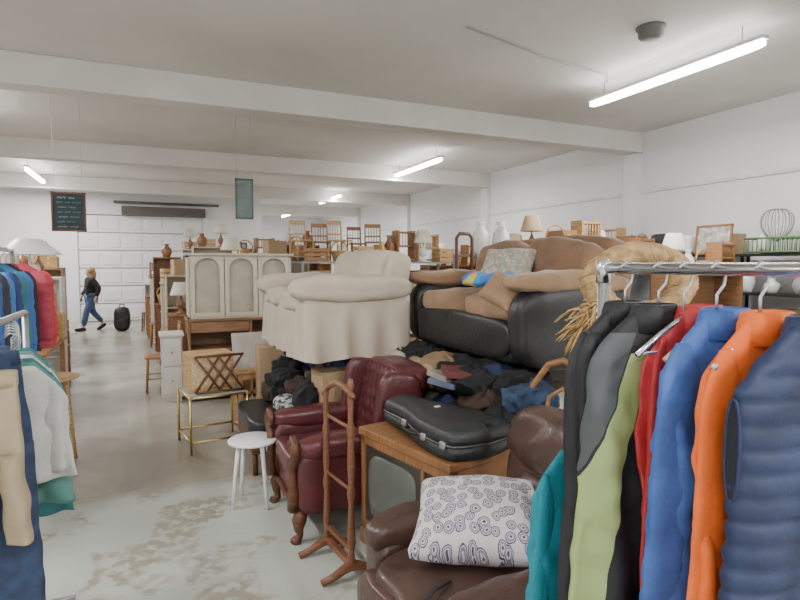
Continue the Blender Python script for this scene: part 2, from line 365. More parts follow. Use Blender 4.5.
# ---------------------------------------------------------------- supports and beige loveseat
def table(name,label,loc,w,d,h,mat,leg=.05,th=.03,rotz=0,shelf=None,cat='table'):
    a=top(name,label,cat,loc,rotz)
    part(MB().box((0,0,h-th/2),(w,d,th)),'table_top',mat,a,bevel=.006)
    for x in(-1,1):
        for y in(-1,1): part(MB().box((x*(w/2-leg),y*(d/2-leg),(h-th)/2),(leg,leg,h-th)),'leg',mat,a,bevel=.004)
    for y in(-1,1): part(MB().box((0,y*(d/2-leg),h-th-.03),(w-2*leg,.02,.055)),'apron',mat,a)
    if shelf: part(MB().box((0,0,shelf),(w-leg,d-leg,.02)),'shelf',mat,a)
    return a
table('wooden_table','tall wooden table carrying a beige loveseat',(1.49,4.82,0),.66,1.2,.965,MBROWN,.05,shelf=.3)
a=top('loveseat','beige slipcovered loveseat with rolled arms raised on a table','sofa',(1.41,4.74,.968),-pi/2)
W=1.55
def skirt(x0,x1,y0,y1,z0,z1,amp,seed,n=180,flare=.02):
    rs=[]
    def per(t,off):
        w=x1-x0; d=y1-y0; P=2*(w+d); s=t*P
        if s<w: p=Vector((x0+s,y0,0));nn=Vector((0,-1,0))
        elif s<w+d: p=Vector((x1,y0+s-w,0));nn=Vector((1,0,0))
        elif s<2*w+d: p=Vector((x1-(s-w-d),y1,0));nn=Vector((0,1,0))
        else: p=Vector((x0,y1-(s-2*w-d),0));nn=Vector((-1,0,0))
        return p+nn*off
    for k in range(9):
        u=k/8; z=z1+(z0-z1)*u
        rs.append([per(i/n,amp*u**.7*(math.sin(i*.75+2.5*nz(i*.1,seed))*.8+nz(i*.25,seed))+flare*u)+Vector((0,0,z+ (0.025*nz(i*.12,seed+5) if k==8 else 0))) for i in range(n)])
    return rs
part(MB().rings(skirt(-W/2+.015,W/2-.015,-.40,.45,-.03,.40,.03,2),caps=False),'skirt',BEIGE,a)
part(MB().rb((0,.02,.16),(W-.1,.8,.3),k=10,n=8),'seat_base',BEIGE,a)
def slip(s,k=1): return lambda w: wrinkle(.006*k,15,s+3)(wrinkle(.014*k,4.5,s)(w))
for s in(-1,1):
    part(MB().rb((s*.33,-.1,.40),(.66,.66,.17),k=5,n=18,fn=slip(s+5)),'seat_cushion',BEIGE,a)
    b=MB().rb((s*(W/2-.13),.03,.33),(.2,.84,.36),k=10,n=12).rb((s*(W/2-.11),.01,.50),(.28,.98,.21),k=3,n=26,fn=slip(s+2))
    part(b,'armrest',BEIGE,a)
part(MB().rb((0,.36,.47),(W-.10,.24,.66),k=7,n=28,rot=(-.18,0,0),fn=slip(4,.8)),'backrest',BEIGE,a)
solo(pillow_mb(.46,.40,.20,9),'back_pillow',BEIGE,'loose beige slipcovered cushion leaning on the loveseat','pillow',(1.66,4.30,1.59),(math.radians(70),math.radians(3),math.radians(-88)))

# ---------------------------------------------------------------- brown and black sofa
SZ=1.0
table('work_table','tall dark work table holding up a brown loveseat',(2.50,3.42,0),.60,1.3,SZ,DTAB,.06,shelf=.35)
a=top('sofa','two-tone brown suede and black leather loveseat stacked on a table','sofa',(2.40,3.42,SZ),-pi/2)
W=1.62
part(MB().rb((0,-.02,.17),(W-.2,.84,.28),k=9,n=12,fn=wrinkle(.008,6,1)).rb((0,-.42,.19),(W-.36,.08,.28),k=4,n=12,fn=wrinkle(.012,6,1)),'seat_base',BLKLEA,a)
def slouch(s): return lambda w: wrinkle(.009,13,s+3)(wrinkle(.024,4,s)(w))
for s in(-1,1):
    part(MB().rb((s*.32,-.09,.37),(.63,.70,.19),k=4.5,n=20,fn=slouch(s+21)),'seat_cushion',TANS,a)
    part(MB().rb((s*.34,.20,.62),(.68,.26,.42),k=3.6,n=20,rot=(-.3,.05*s,0),fn=slouch(s+31)),'back_cushion',BRNS,a)
    part(MB().rb((s*(W/2-.11),-.02,.27),(.22,.88,.52),k=4,n=16,fn=wrinkle(.014,5,s+41)),'armrest',BLKLEA,a,label='black leather arm')
    part(MB().rb((s*(W/2-.12),-.05,.54),(.28,.88,.13),k=3,n=18,fn=slouch(s+51)),'arm_pad',TANS,a,label='tan suede arm pad')
part(MB().rb((0,.36,.48),(W-.1,.18,.76),k=5,n=14,rot=(-.1,0,0),fn=wrinkle(.02,5,3)),'backrest',BRNS,a)
FLOR=patch_mat('floral_cloth',[(.5,.48,.4),(.28,.33,.28),(.45,.3,.22),(.42,.43,.36),(.3,.38,.36)],45)
STRI=patch_mat('bright_patch_cloth',[(.03,.16,.5),(.05,.3,.6),(.5,.1,.25),(.65,.5,.1),(.04,.2,.55)],14)
solo(pillow_mb(.40,.34,.15,3),'throw_pillow',FLOR,'grey green floral pillow leaning on the brown sofa','pillow',(2.33,3.35,1.63),(math.radians(52),0,math.radians(-60)))
solo(MB().rb((0,0,0),(.34,.46,.09),k=3.2,n=16,fn=wrinkle(.03,8,3)),'folded_blanket',STRI,'folded bright blue patterned blanket on the sofa seat','blanket',(2.10,3.16,1.535),(0,.15,.2))
solo(pillow_mb(.28,.22,.12,5),'throw_pillow',TANS,'plain tan pillow leaning on the sofa seat edge','pillow',(2.0,2.90,1.49),(math.radians(50),math.radians(20),math.radians(-75)))

# piles ------------------------------------------------
PCOL=[('tan',(.26,.175,.105)),('navy blue',(.02,.035,.09)),('grey',(.16,.16,.165)),('black',(.013,.013,.016)),('cream',(.38,.33,.27)),('blue grey',(.07,.10,.16)),('dark brown',(.055,.032,.023)),('maroon',(.08,.016,.02)),('olive green',(.055,.06,.038)),('denim blue',(.04,.07,.14)),('off-white',(.42,.40,.36))]
def lump(loc,sz,rz,ci,where,k=2.6,rx=0):
    n,c=PCOL[ci%len(PCOL)]
    sd=ci*1.3+loc[1]*7+loc[2]*5
    def fn(w):
        r=abs(noise.noise(w*11+Vector((sd,0,0))))
        q=w*(1-.35*r)
        return wrinkle(.012,26,sd)(wrinkle(.05,7,sd+4)(q))
    solo(MB().rb((0,0,0),sz,k=k,n=20,fn=fn),'cloth_bundle',M('pile_'+n.replace(' ','_').replace('-','_'),c,.9,bump=.5,bscale=40),'crumpled '+n+' cloth bundle '+where,'clothing',loc,(rx,R.uniform(-.25,.25),rz),group='cloth bundles '+where)
a=top('storage_chest','low dark storage chest buried in the furniture pile','chest',(1.80,3.55,0))
part(MB().box((0,0,.30),(.30,1.40,.60)),'body',DTAB,a,bevel=.01)
part(MB().box((0,0,.62),(.32,1.42,.04)),'lid',DTAB,a,bevel=.008)
W1='on the furniture pile'
i=0
for y in [2.94+.22*q for q in range(6)]:
    for z in(.70,.83,.94):
        lump((1.83+.06*math.sin(i*2.1)+(z-.7)*.35,y+.05*math.sin(i*3.1),z),(R.uniform(.34,.44),R.uniform(.3,.40),.19),R.uniform(-.8,.8),(3,6,3,1,9,3,2,6,0,3,5,3,3,1,3,10,6,3)[i%18],W1); i+=1
solo(MB().tube([(1.68,3.22,.90),(1.70,3.42,.93),(1.72,3.60,.94)],[.06,.07,.06],16),'rolled_mat',M('mat_tan',(.42,.30,.19),.85),'rolled tan mat lying on the pile','mat')
solo(MB().tube([(1.66,3.62,.92),(1.70,3.82,.94),(1.74,4.02,.94)],[.05,.06,.05],16),'rolled_mat',M('mat_cream',(.55,.50,.42),.85),'rolled cream mat lying on the pile','mat')
BK=[(.10,.12,.2),(.3,.27,.22),(.15,.04,.04),(.03,.03,.035)]
for i,(x,y,z,rz) in enumerate(((1.70,3.02,.92,.5),(1.72,3.05,.955,.2),(1.75,2.95,.99,-.3),(1.74,4.16,1.02,.4))):
    solo(MB().box((0,0,0),(.26,.19,.035)),'flat_box',M('flatbox_%d'%i,BK[i],.6),('slate blue','beige','dark red','black')[i]+' flat box tossed on the pile','box',(x,y,z),(.1,.08,rz),bevel=.004)
W2='under the brown sofa'
i=0
for y in(2.85,3.05,3.25,3.45,3.65,3.85,4.05):
    for z in(.44,.60,.76,.90): lump((2.14+.05*math.sin(i*2),y,z),(.40,.30,.2),.6*math.sin(i*1.3),(3,6,1,3,2,3,9,3)[i%8],W2); i+=1
for y in(2.9,3.3,3.7,4.0): lump((2.25,y,.15),(.4,.4,.25),.2,int(y*7),W2+' on the floor')
a=top('duffel_bag','black duffel bag squeezed beside the television','bag',(1.86,2.70,0),.05)
part(MB().rb((0,0,.36),(.26,.40,.7),k=4,n=14,fn=wrinkle(.02,7,3)),'bag_body',M('bag_black',(.02,.02,.025),.85,bump=.3),a)
part(MB().tube([(-.1,-.1,.68),(-.1,-.08,.78),(-.1,.08,.78),(-.1,.1,.68)],.012,6),'handle',BLACKP,a)
W4='beside the television'
for i,(x,y,z,c) in enumerate(((1.84,2.56,.78,3),(1.86,2.76,.84,6),(1.92,2.52,.90,9),(1.96,2.70,.94,3),(1.94,2.87,.93,1))): lump((x,y,z),(.34,.3,.18),.3*i,c,W4)
a=top('bench','dark upholstered bench with a flat padded top','bench',(.87,4.72,0))
part(MB().rb((0,0,.38),(.40,.80,.14),k=6,n=10),'seat',BLKLEA,a)
part(MB().box((0,0,.25),(.36,.76,.14)),'frame',DWOOD,a)
for x in(-.15,.15):
    for y in(-.32,.32): part(MB().cyl((x,y,0),(x,y,.2),.022),'leg',DWOOD,a)
SIL=patch_mat('checked_fabric',[(.5,.5,.5),(.05,.05,.06),(.3,.3,.32)],40)
solo(MB().rb((0,0,0),(.26,.26,.14),k=3,n=12,fn=wrinkle(.02,8,1)),'shoulder_bag',SIL,'grey checked shoulder bag on the bench','bag',(1.02,4.45,.52),(.1,0,.2))
W3='under the beige loveseat'
for i,(x,y,z,c) in enumerate(((1.02,4.68,.53,3),(1.02,4.92,.55,6),(1.06,4.8,.66,3),(1.12,4.5,.64,6),(1.12,5.0,.72,3))): lump((x,y,z),(.28,.32,.16),.3*i,c,W3)
i=0
for y in(4.35,4.58,4.8,5.02,5.22):
    for z in(.42,.56,.70,.84): lump((1.36+.05*math.sin(i*2),y,z),(.38,.30,.18),.6*math.sin(i*1.3),(6,3,3,9,3,2,8,3)[i%8],W3); i+=1
def carton(loc,sz,rz=0,label='plain brown cardboard box',group=None):
    a=top('cardboard_box',label,'box',loc,rz,group=group)
    w,d,h=sz
    part(MB().box((0,0,h/2),(w,d,h)),'box_body',CARD,a,bevel=.004)
    part(MB().box((0,0,h+.002),(w*.16,d*1.002,.003)),'packing_tape',M('tape',(.5,.4,.25),.3),a)
    return a
carton((1.06,5.36,0),(.30,.30,.88),-.05,'tall brown cardboard box under the loveseat')
carton((1.30,4.16,0),(.30,.26,.84),.05,'tall brown cardboard box behind the armchair')
lump((1.56,4.14,.70),(.34,.28,.3),.1,6,W3); lump((1.62,4.12,.86),(.36,.28,.18),.2,3,W3); lump((1.10,4.20,.62),(.24,.26,.2),.2,3,W3)
# bar table with wreath
table('bar_table','narrow high dark bar table behind the recliner',(2.09,1.92,0),.70,.27,1.36,DWOOD,.04,shelf=.5)
STR=M('raffia',(.46,.30,.145),.85,var=.45,scale=22,bump=.4)
b=MB()
for i in range(46):
    outer=i<14
    rr=.042 if outer else R.uniform(.03,.058); br=.165
    ph=2*pi*i/14 if outer else R.uniform(0,6.28); tw=5
    pts=[]
    for j in range(64):
        t=2*pi*j/64; an=ph+tw*t; q=rr*(1+.1*nz(j*.5,i))
        r_=br+q*math.cos(an); pts.append((r_*math.cos(t)*1.25,q*math.sin(an),r_*math.sin(t)*.85))
    b.tube(pts,R.uniform(.013,.017) if outer else R.uniform(.003,.006),5,closed=True)
solo(b,'straw_wreath',STR,'thick braided straw wreath standing on the table','wreath',(2.04,1.89,1.565),(.1,0,-.35))
b=MB()
for i in range(420):
    an=R.uniform(pi*.45,pi*1.95); el=R.uniform(-.4,1.4); L_=R.uniform(.07,.155); dx=math.cos(an)*math.cos(el);dy=math.sin(an)*math.cos(el);dz=math.sin(el)
    p0=Vector((R.uniform(-.05,.05),R.uniform(-.04,.04),R.uniform(-.02,.10)+.02)); pts=[]
    dr=R.uniform(.03,.12)
    for j in range(6):
        u=j/5; q=p0+Vector((dx,dy,dz*.6))*L_*u+Vector((0,0,-dr*u*u))
        if q.x>-.02 and q.y>-.05: q.z=max(q.z,.004)
        pts.append(q)
    b.tube(pts,[.004,.005,.0045,.004,.0035,.0015],4)
b.lathe([(.03,0),(.05,.02),(.03,.08),(.03,.12)],seg=10)
solo(b,'dried_grass_bundle',M('straw_gold',(.50,.33,.14),.85,var=.4,scale=20),'loose bundle of golden dried straw','dried plant',(1.755,1.83,1.36))
def chair(loc,rz,mat,label='plain wooden dining chair',h=.9,rot=None,group=None,scale=1):
    a=top('dining_chair',label,'chair',loc,rz,rot,group,scale)
    part(MB().rb((0,0,.45),(.42,.42,.035),k=8,n=6),'seat',mat,a)
    for x in(-.18,.18):
        part(MB().tube([(x,-.17,.44),(x*1.05,-.19,0)],[.02,.015],8),'leg',mat,a)
        part(MB().tube([(x,.18,.44),(x*1.05,.21,0)],[.02,.015],8),'leg',mat,a)
    b=MB()
    for x in(-.18,.18): b.tube([(x,.19,.44),(x,.23,h-.02)],.016,8)
    b.box((0,.23,h-.05),(.38,.02,.09)); b.box((0,.205,.6),(.36,.015,.04))
    for x in(-.1,-.033,.033,.1): b.tube([(x,.2,.45),(x,.235,h-.06)],.008,6)
    part(b,'backrest',mat,a)
    for y in(-.18,.19): part(MB().cyl((-.18,y,.22),(.18,y,.22),.009),'stretcher',mat,a)
    for x in(-.185,.185): part(MB().cyl((x,-.18,.18),(x,.19,.18),.009),'stretcher',mat,a)
    return a
a=top('bentwood_chair','narrow bentwood chair squeezed behind the recliner','chair',(1.92,2.28,0),-pi/2+.5)
part(MB().lathe([(.01,.52),(.15,.52),(.16,.535),(.15,.55),(.01,.55)],seg=20),'seat',MWOOD,a)
for x in(-1,1):
    for y in(-1,1): part(MB().tube([(x*.09,y*.09,.53),(x*.12,y*.12,0)],[.018,.014],8),'leg',MWOOD,a)
part(MB().tube([(-.13,-.02,.54),(-.17,.02,.8),(-.16,.04,1.0),(-.08,.05,1.12),(.0,.05,1.15),(.08,.05,1.12),(.16,.04,1.0),(.17,.02,.8),(.13,-.02,.54)],.018,8),'hoop_back',MWOOD,a)
part(MB().tube([(-.07,.0,.54),(-.09,.03,.8),(-.07,.04,.95),(.0,.05,1.0),(.07,.04,.95),(.09,.03,.8),(.07,.0,.54)],.012,8),'inner_hoop',MWOOD,a)

# ---------------------------------------------------------------- brass table etc.
a=top('end_table','brass framed glass top end table','table',(.5,5.38,0),.15)
part(MB().box((0,0,.5),(.5,.5,.012)),'glass_top',M('table_glass',(.35,.42,.40),.08,bump=0),a)
for x in(-.25,.25):
    for y in(-.25,.25): part(MB().cyl((x,y,0),(x,y,.51),.012),'leg',BRASS,a)
for z in(.49,.1):
    b=MB()
    for s in(-.25,.25): b.cyl((-.25,s,z),(.25,s,z),.01).cyl((s,-.25,z),(s,.25,z),.01)
    part(b,'frame_ring',BRASS,a)
a=top('cane_chest','light wooden cane-sided box standing on the glass table','box',(.47,5.42,.507),.1)
part(MB().box((0,0,.17),(.4,.3,.34)),'body',LWOOD,a,bevel=.006)
part(MB().box((0,-.155,.17),(.34,.01,.26)),'cane_panel',M('cane',(.6,.45,.27),.8,var=.3,scale=60),a)
a=top('folding_rack','dark folding wooden lattice rack leaning on the box','rack',(.55,5.20,.507),.1)
b=MB()
for s in(-1,1):
    for k in(-.1,.0,.1): b.tube([(k-.11*s,0,.01),(k+.11*s,.02,.33)],.011,6)
part(b,'lattice',DWOOD,a)
part(MB().cyl((-.2,-.0,.01),(.22,-.0,.01),.012),'rail',DWOOD,a)
part(MB().cyl((-.2,.02,.33),(.22,.02,.33),.012),'rail',DWOOD,a)
table('coffee_table','low wooden table with a pale top beside the bench',(1.0,5.85,0),.5,.5,.60,LWOOD,.04)
solo(MB().box((0,0,.0),(.5,.02,.36)),'wooden_board',M('grey_board',(.5,.48,.44),.5),'pale flat board resting on the low table','board',(.98,5.75,.79),(-.2,0,.1),bevel=.003)

def drawer_chest(name,label,loc,w,d,h,mat,rows,cols=1,rz=0,knobm=None):
    a=top(name,label,'dresser',loc,rz)
    part(MB().box((0,.01,h/2+.02),(w,d-.02,h-.06)),'body',mat,a,bevel=.004)
    part(MB().box((0,0,h-.015),(w+.04,d+.03,.03)),'dresser_top',mat,a,bevel=.006)
    part(MB().box((0,.01,.03),(w-.04,d-.06,.06)),'plinth',mat,a)
    rh=(h-.14)/rows
    for r in range(rows):
        for c in range(cols):
            x=-w/2+w/cols*(c+.5); z=.09+rh*(r+.5)
            dr=part(MB().box((0,0,0),(w/cols-.03,.02,rh-.02)),'drawer',mat,a,loc=(x,-d/2+.005,z),bevel=.005)
            for kx in((-.15,.15) if w/cols>.5 else(0,)):
                part(MB().rb((kx,-.022,0),(.025,.025,.025),k=2.2,n=4),'knob',knobm or BRASS,dr)
    return a
a=top('desk','brown wooden desk with open shelves under a cream hutch','desk',(1.03,7.3,0))
part(MB().box((0,0,.985),(1.3,.52,.03)),'desk_top',MBROWN,a,bevel=.005)
b=MB().box((-.62,0,.485),(.03,.48,.97)).box((.62,0,.485),(.03,.48,.97)).box((0,.23,.485),(1.24,.02,.97)).box((.1,0,.485),(.03,.46,.97)).box((-.26,0,.62),(.72,.46,.025)).box((.36,0,.66),(.52,.46,.025)).box((.36,0,.33),(.52,.46,.025)).box((0,0,.06),(1.24,.46,.03))
part(b,'desk_frame',MBROWN,a)
part(MB().box((-.26,-.23,.90),(.68,.02,.13)),'drawer_front',MBROWN,a,bevel=.005)
a=top('hutch','cream painted hutch top with three arched panels','cabinet',(1.03,7.3,1.0))
W=1.24;H=.76
part(MB().box((0,.19,H/2),(W,.02,H)).box((-W/2+.01,0,H/2),(.02,.38,H)).box((W/2-.01,0,H/2),(.02,.38,H)).box((0,0,.01),(W,.38,.02)).box((0,0,H-.01),(W,.38,.02)),'body',CREAM,a)
part(MB().box((0,-.01,H+.015),(W+.06,.43,.03)),'cornice',CREAM,a,bevel=.008)
def arch_frame(x0,x1,z0,z1,y,t):
    b=MB(); w=x1-x0; n=12; ins=.05
    outer=[];inner=[]
    cx=(x0+x1)/2; rx=w/2-ins; zz=z1-.06-rx*.55
    inner.append((x0+ins,z0+ins))
    for i in range(n+1):
        an=pi-pi*i/n; inner.append((cx+rx*math.cos(an),zz+rx*.9*math.sin(an)))
    inner.append((x1-ins,z0+ins))
    outer.append((x0,z0))
    for i in range(n+1): outer.append((x0+w*i/n,z1))
    outer.append((x1,z0))
    m=len(inner); vs=[];fs=[]
    for yy in(y,y+t):
        vs+=[(p[0],yy,p[1]) for p in outer]+[(p[0],yy,p[1]) for p in inner]
    for i in range(m):
        j=(i+1)%m
        fs+=[(i,j,m+j,m+i),(2*m+i,3*m+i,3*m+j,2*m+j),(m+i,m+j,3*m+j,3*m+i),(i,2*m+i,2*m+j,j)]
    b.add(vs,fs,0,False); return b
for i in range(3):
    x0=-W/2+.02+i*(W-.04)/3; x1=x0+(W-.04)/3
    part(arch_frame(x0+.005,x1-.005,.02,H-.02,-.2,.02),'arched_door_frame',CREAM,a)
    part(MB().box(((x0+x1)/2,-.145,H/2),(x1-x0-.03,.01,H-.06)),'arched_panel',M('pale_panel',(.46,.41,.33),.6),a)
drawer_chest('side_cabinet','narrow white side cabinet at the aisle edge',(.22,7.4,0),.24,.4,.82,WHITEW,2)

def bookcase(loc,w,d,h,n,mat,label,rz=0):
    a=top('bookcase',label,'bookcase',loc,rz)
    part(MB().box((-w/2+.01,0,h/2),(.02,d,h)).box((w/2-.01,0,h/2),(.02,d,h)).box((0,d/2-.005,h/2),(w,.01,h)),'frame',mat,a)
    for i in range(n): part(MB().box((0,0,.05+(h-.07)*i/(n-1)),(w-.04,d-.02,.02)),'shelf',mat,a)
    return a
def vase(loc,h,r,mat,label,group=None):
    p=[(r*.5,0),(r*.62,.01),(r*.75,h*.15),(r,h*.42),(r*.85,h*.65),(r*.4,h*.82),(r*.38,h*.92),(r*.55,h),(r*.5,h),(r*.3,h*.9)]
    return solo(MB().lathe(p,seg=20),'vase',mat,label,'vase',loc,group=group)
def lamp(loc,h,mat,shade,label):
    a=top('table_lamp',label,'lamp',loc)
    part(MB().lathe([(.07,0),(.07,.02),(.02,.04),(.05,h*.2),(.06,h*.3),(.02,h*.48),(.01,h*.55),(.01,h*.7)],seg=18),'lamp_base',mat,a)
    part(MB().lathe([(.15,h*.6),(.09,h),(.087,h),(.147,h*.6)],seg=24,caps=False),'lamp_shade',shade,a)
    return a
def frame(loc,w,h,rz,fm,pm,label,tilt=-.1):
    a=top('picture_frame',label,'picture',loc,rot=(tilt,0,rz))
    b=MB().box((0,0,.015),(w,.025,.03)).box((0,0,h-.015),(w,.025,.03)).box((-w/2+.015,0,h/2),(.03,.025,h)).box((w/2-.015,0,h/2),(.03,.025,h))
    part(b,'frame',fm,a); part(MB().box((0,.005,h/2),(w-.04,.008,h-.04)),'picture',pm,a); return a
def crate(loc,sz,rz,mat,label,group=None):
    a=top('wooden_crate',label,'crate',loc,rz,group=group); w,d,h=sz
    b=MB()
    for sx in(-1,1):
        for sy in(-1,1): b.box((sx*(w/2-.01),sy*(d/2-.01),h/2),(.02,.02,h))
    for k in range(3):
        z=h*(k+.5)/3; b.box((0,-d/2,z),(w,.012,h/3*.75)).box((0,d/2,z),(w,.012,h/3*.75)).box((-w/2,0,z),(.012,d,h/3*.75)).box((w/2,0,z),(.012,d,h/3*.75))
    part(b,'slats',mat,a); part(MB().box((0,0,.006),(w,d,.012)),'bottom_board',mat,a); return a
def basket(loc,r,h,label,handle=True):
    a=top('wicker_basket',label,'basket',loc)
    WK=M('wicker',(.42,.26,.12),.8,var=.4,scale=50,bump=.5,bscale=80)
    n=12
    part(MB().lathe([(r*.7,0)]+[(r*(.72+.28*(i/n))+.006*(i%2),h*i/n) for i in range(1,n+1)]+[(r*.95,h),(r*.68,.02)],seg=24),'basket_body',WK,a)
    if handle: part(MB().tube([(r*math.cos(t),0,h+ r*1.1*math.sin(t)) for t in[pi*i/10 for i in range(11)]],.012,6),'handle',WK,a)
    return a
def spindle_rack(loc,rz,w,h,mat,label):
    a=top('wooden_rack',label,'rack',loc,rz)
    b=MB()
    for x in(-w/2,w/2): b.box((x,0,h/2),(.03,.2,h))
    for z in(.03,h/2,h-.03): b.box((0,0,z),(w,.2,.025))
    for q in range(6): b.cyl((-w*.4+w*.16*q,-.09,h/2),(-w*.4+w*.16*q,-.09,h-.04),.008,seg=6)
    part(b,'rack_frame',mat,a)
def topper(x,y,z,i,where):
    k=i%8
    if k==0: lamp((x,y,z),.45,GLZ,SHADE,'brown lamp with cream shade '+where)
    elif k==1: carton((x,y,z),(.3,.28,.24),.15,'small cardboard box '+where)
    elif k==2: vase((x,y,z),.32,.09,CER,'white ceramic vase '+where)
    elif k==3: crate((x,y,z),(.3,.26,.24),.2,LWOOD,'pale slatted crate '+where)
    elif k==4: basket((x,y,z),.14,.16,'round wicker basket '+where)
    elif k==5: vase((x,y,z),.26,.1,GLZ,'brown glazed vase '+where)
    elif k==6: vase((x,y,z),.34,.09,GOLD,'gold painted vase '+where)
    else: spindle_rack((x,y,z),.1,.32,.36,MWOOD,'small brown spindle rack '+where)
chair((.12,8.0,0),-pi/2,MWOOD,'wooden dining chair facing the aisle')
ys=[8.6,9.2,9.8,10.4,11.05,11.7,12.4,13.1,13.8,14.6,15.4]
for i,y in enumerate(ys):
    xe=.30-.062*(y-7)
    if i%4==0:
        drawer_chest('nightstand','brown wooden nightstand along the aisle',(xe+.22,y,0),.44,.4,.95,(MBROWN,RWOOD,MWOOD)[i%3],3,1,-pi/2); topper(xe+.2,y,.95,i,'on a nightstand')
    elif i%4==1:
        bookcase((xe+.3,y,0),.5,.3,1.2+.3*(i%3),4,(WHITEW,CREAM,MBROWN)[i%3],('white','cream','brown')[i%3]+' bookcase along the aisle'); topper(xe+.3,y,1.2+.3*(i%3)-.01,i,'on a bookcase')
    elif i%4==2: chair((xe+.22,y,0),-pi/2+.2*math.sin(i),(MWOOD,RWOOD,DWOOD)[i%3],('mid brown','red brown','dark brown')[i%3]+' wooden chair along the aisle')
    else:
        drawer_chest('cabinet','tall painted cabinet along the aisle',(xe+.28,y,0),.5,.4,1.35,(CREAM,WHITEW,DWOOD)[i%3],4,1,-pi/2); topper(xe+.25,y,1.35,i,'on a cabinet')
for i,(x,y) in enumerate(((1.25,8.4),(2.0,9.0),(2.4,9.8),(1.2,9.9),(1.8,10.7),(1.1,11.4),(1.7,12.3),(2.7,11.4),(1.0,13.2),(1.8,14.0),(2.8,12.9),(1.1,15.0),(1.9,16.0),(2.8,15.6))):
    h=1.6+.2*(i%3)
    bookcase((x,y,0),.7,.34,h,5,(WHITEW,CREAM,MBROWN,LWOOD)[i%4],('white','cream','brown','pale pine')[i%4]+' bookcase among stacked furniture')
    topper(x-.17,y,h-.01,i,'on a tall bookcase'); topper(x+.18,y,h-.01,i+3,'on a tall bookcase')
a=top('backpack','black backpack standing on the floor','bag',(-.66,15.6,0))
part(MB().rb((0,0,.3),(.38,.28,.6),k=3.5,n=10,fn=wrinkle(.01,8)),'bag_body',BLACKP,a)
part(MB().tube([(-.06,0,.58),(-.05,0,.66),(.05,0,.66),(.06,0,.58)],.012,6),'handle',BLACKP,a)
part(MB().rb((0,-.15,.18),(.24,.08,.24),k=4,n=6),'pocket',DARKF,a)

# ---------------------------------------------------------------- shelving
def shelf_unit(loc,w,d,h,n,mat,label,rz=0):
    a=top('shelving_unit',label,'shelf',loc,rz)
    for x in(-1,1):
        for y in(-1,1): part(MB().box((x*(w/2-.02),y*(d/2-.02),h/2),(.035,.035,h)),'post',mat,a)
    for i in range(n): part(MB().box((0,0,h-.015-(h-.2)*i/max(1,n-1)),(w,d,.03)),'shelf',mat,a)
    return a
shelf_unit((3.3,8.3,0),2.6,.7,1.7,4,GMET,'grey metal shelving loaded with small furniture')
shelf_unit((4.6,6.0,0),2.1,.6,1.78,4,GMET,'grey metal shelving behind the sofas')
for i,y in enumerate((4.5,6.4,8.3)):
    shelf_unit((7.72,y,0),1.85,.55,1.8,4,BMET,'black metal shelving unit against the white wall',pi/2)
T1=1.7
SG='small chairs on shelving'
for x,rz,m,l,sc in ((2.12,.2,LWOOD,'pale',.70),(2.42,-.1,MWOOD,'brown',.66),(2.72,.3,LWOOD,'pale',.72),(3.0,.0,RWOOD,'red brown',.62),(3.28,-.3,MWOOD,'brown',.68)):
    chair((x,8.4,T1),rz,m,'small '+l+' wooden chair on top of the shelving',group=SG,scale=sc)
crate((2.25,8.1,T1),(.26,.2,.2),.2,MWOOD,'slatted brown wooden crate on the shelving')
basket((2.62,8.1,T1),.13,.16,'wicker basket with handle on the shelving')
crate((3.0,8.1,T1),(.26,.2,.24),.1,LWOOD,'slatted pale wooden crate on the shelving')
vase((3.30,8.08,T1),.30,.08,GOLD,'gold painted vase on the shelving')
vase((3.52,8.3,T1),.42,.1,GLZ,'tall brown glazed vase on the shelving')
spindle_rack((3.77,8.3,T1),.1,.3,.5,MWOOD,'brown spindle rack on the shelving')
lamp((4.02,8.1,T1),.5,CER,SHADE,'white ceramic lamp with cream shade on the shelving')
spindle_rack((4.25,8.45,T1),.0,.36,.46,LWOOD,'pale spindle rack on the shelving')
crate((4.42,8.15,T1),(.26,.26,.22),0,LWOOD,'pale slatted crate on the shelving')
T2=1.78
vase((3.78,6.0,T2),.40,.12,CER,'white ceramic urn on the shelving',group='white urns')
vase((3.98,5.82,T2),.34,.1,CER,'white ceramic urn on the shelving',group='white urns')
vase((4.15,6.1,T2),.42,.12,CER,'white ceramic urn on the shelving',group='white urns')
lamp((4.52,5.95,T2),.50,GLZ,BSHADE,'brown lamp with tan shade on the shelving')
basket((4.82,5.85,T2),.15,.22,'wicker basket with handle on the shelving')
crate((5.12,6.05,T2),(.30,.3,.34),.1,MWOOD,'brown wooden crate on the shelving')
spindle_rack((5.42,5.95,T2),.1,.34,.46,LWOOD,'pale wooden spindle rack on the shelving')
vase((4.98,5.8,T2),.26,.08,GOLD,'gold painted jug on the shelving')
a=top('suitcase','upright dark maroon suitcase with extended handle','suitcase',(3.25,5.5,0))
part(MB().rb((0,0,.9),(.5,.3,.72),k=8,n=8),'suitcase_body',M('dark_maroon',(.07,.03,.03),.7),a)
part(MB().tube([(-.1,0,1.25),(-.1,0,1.95),(-.06,0,2.0),(.06,0,2.0),(.1,0,1.95),(.1,0,1.25)],.022,6),'pull_handle',M('dark_maroon2',(.12,.05,.04),.5),a)
part(MB().box((0,0,.27),(.6,.4,.54)),'wheeled_base',DARKF,a)
for (cx,cy,T,w) in((3.3,8.3,T1,2.4),(4.6,6.0,T2,1.8)):
    for z in [T-(T-.2)*i/3 for i in(1,2,3)]:
        x=cx-w/2+.2
        while x<cx+w/2-.1:
            s=R.uniform(.26,.4); carton((x,cy-.05,z),(s-.03,.4,R.uniform(.2,.36)),R.uniform(-.08,.08),'brown cardboard box stored on metal shelving',group='boxes on shelving'); x+=s+.02
T3=1.8
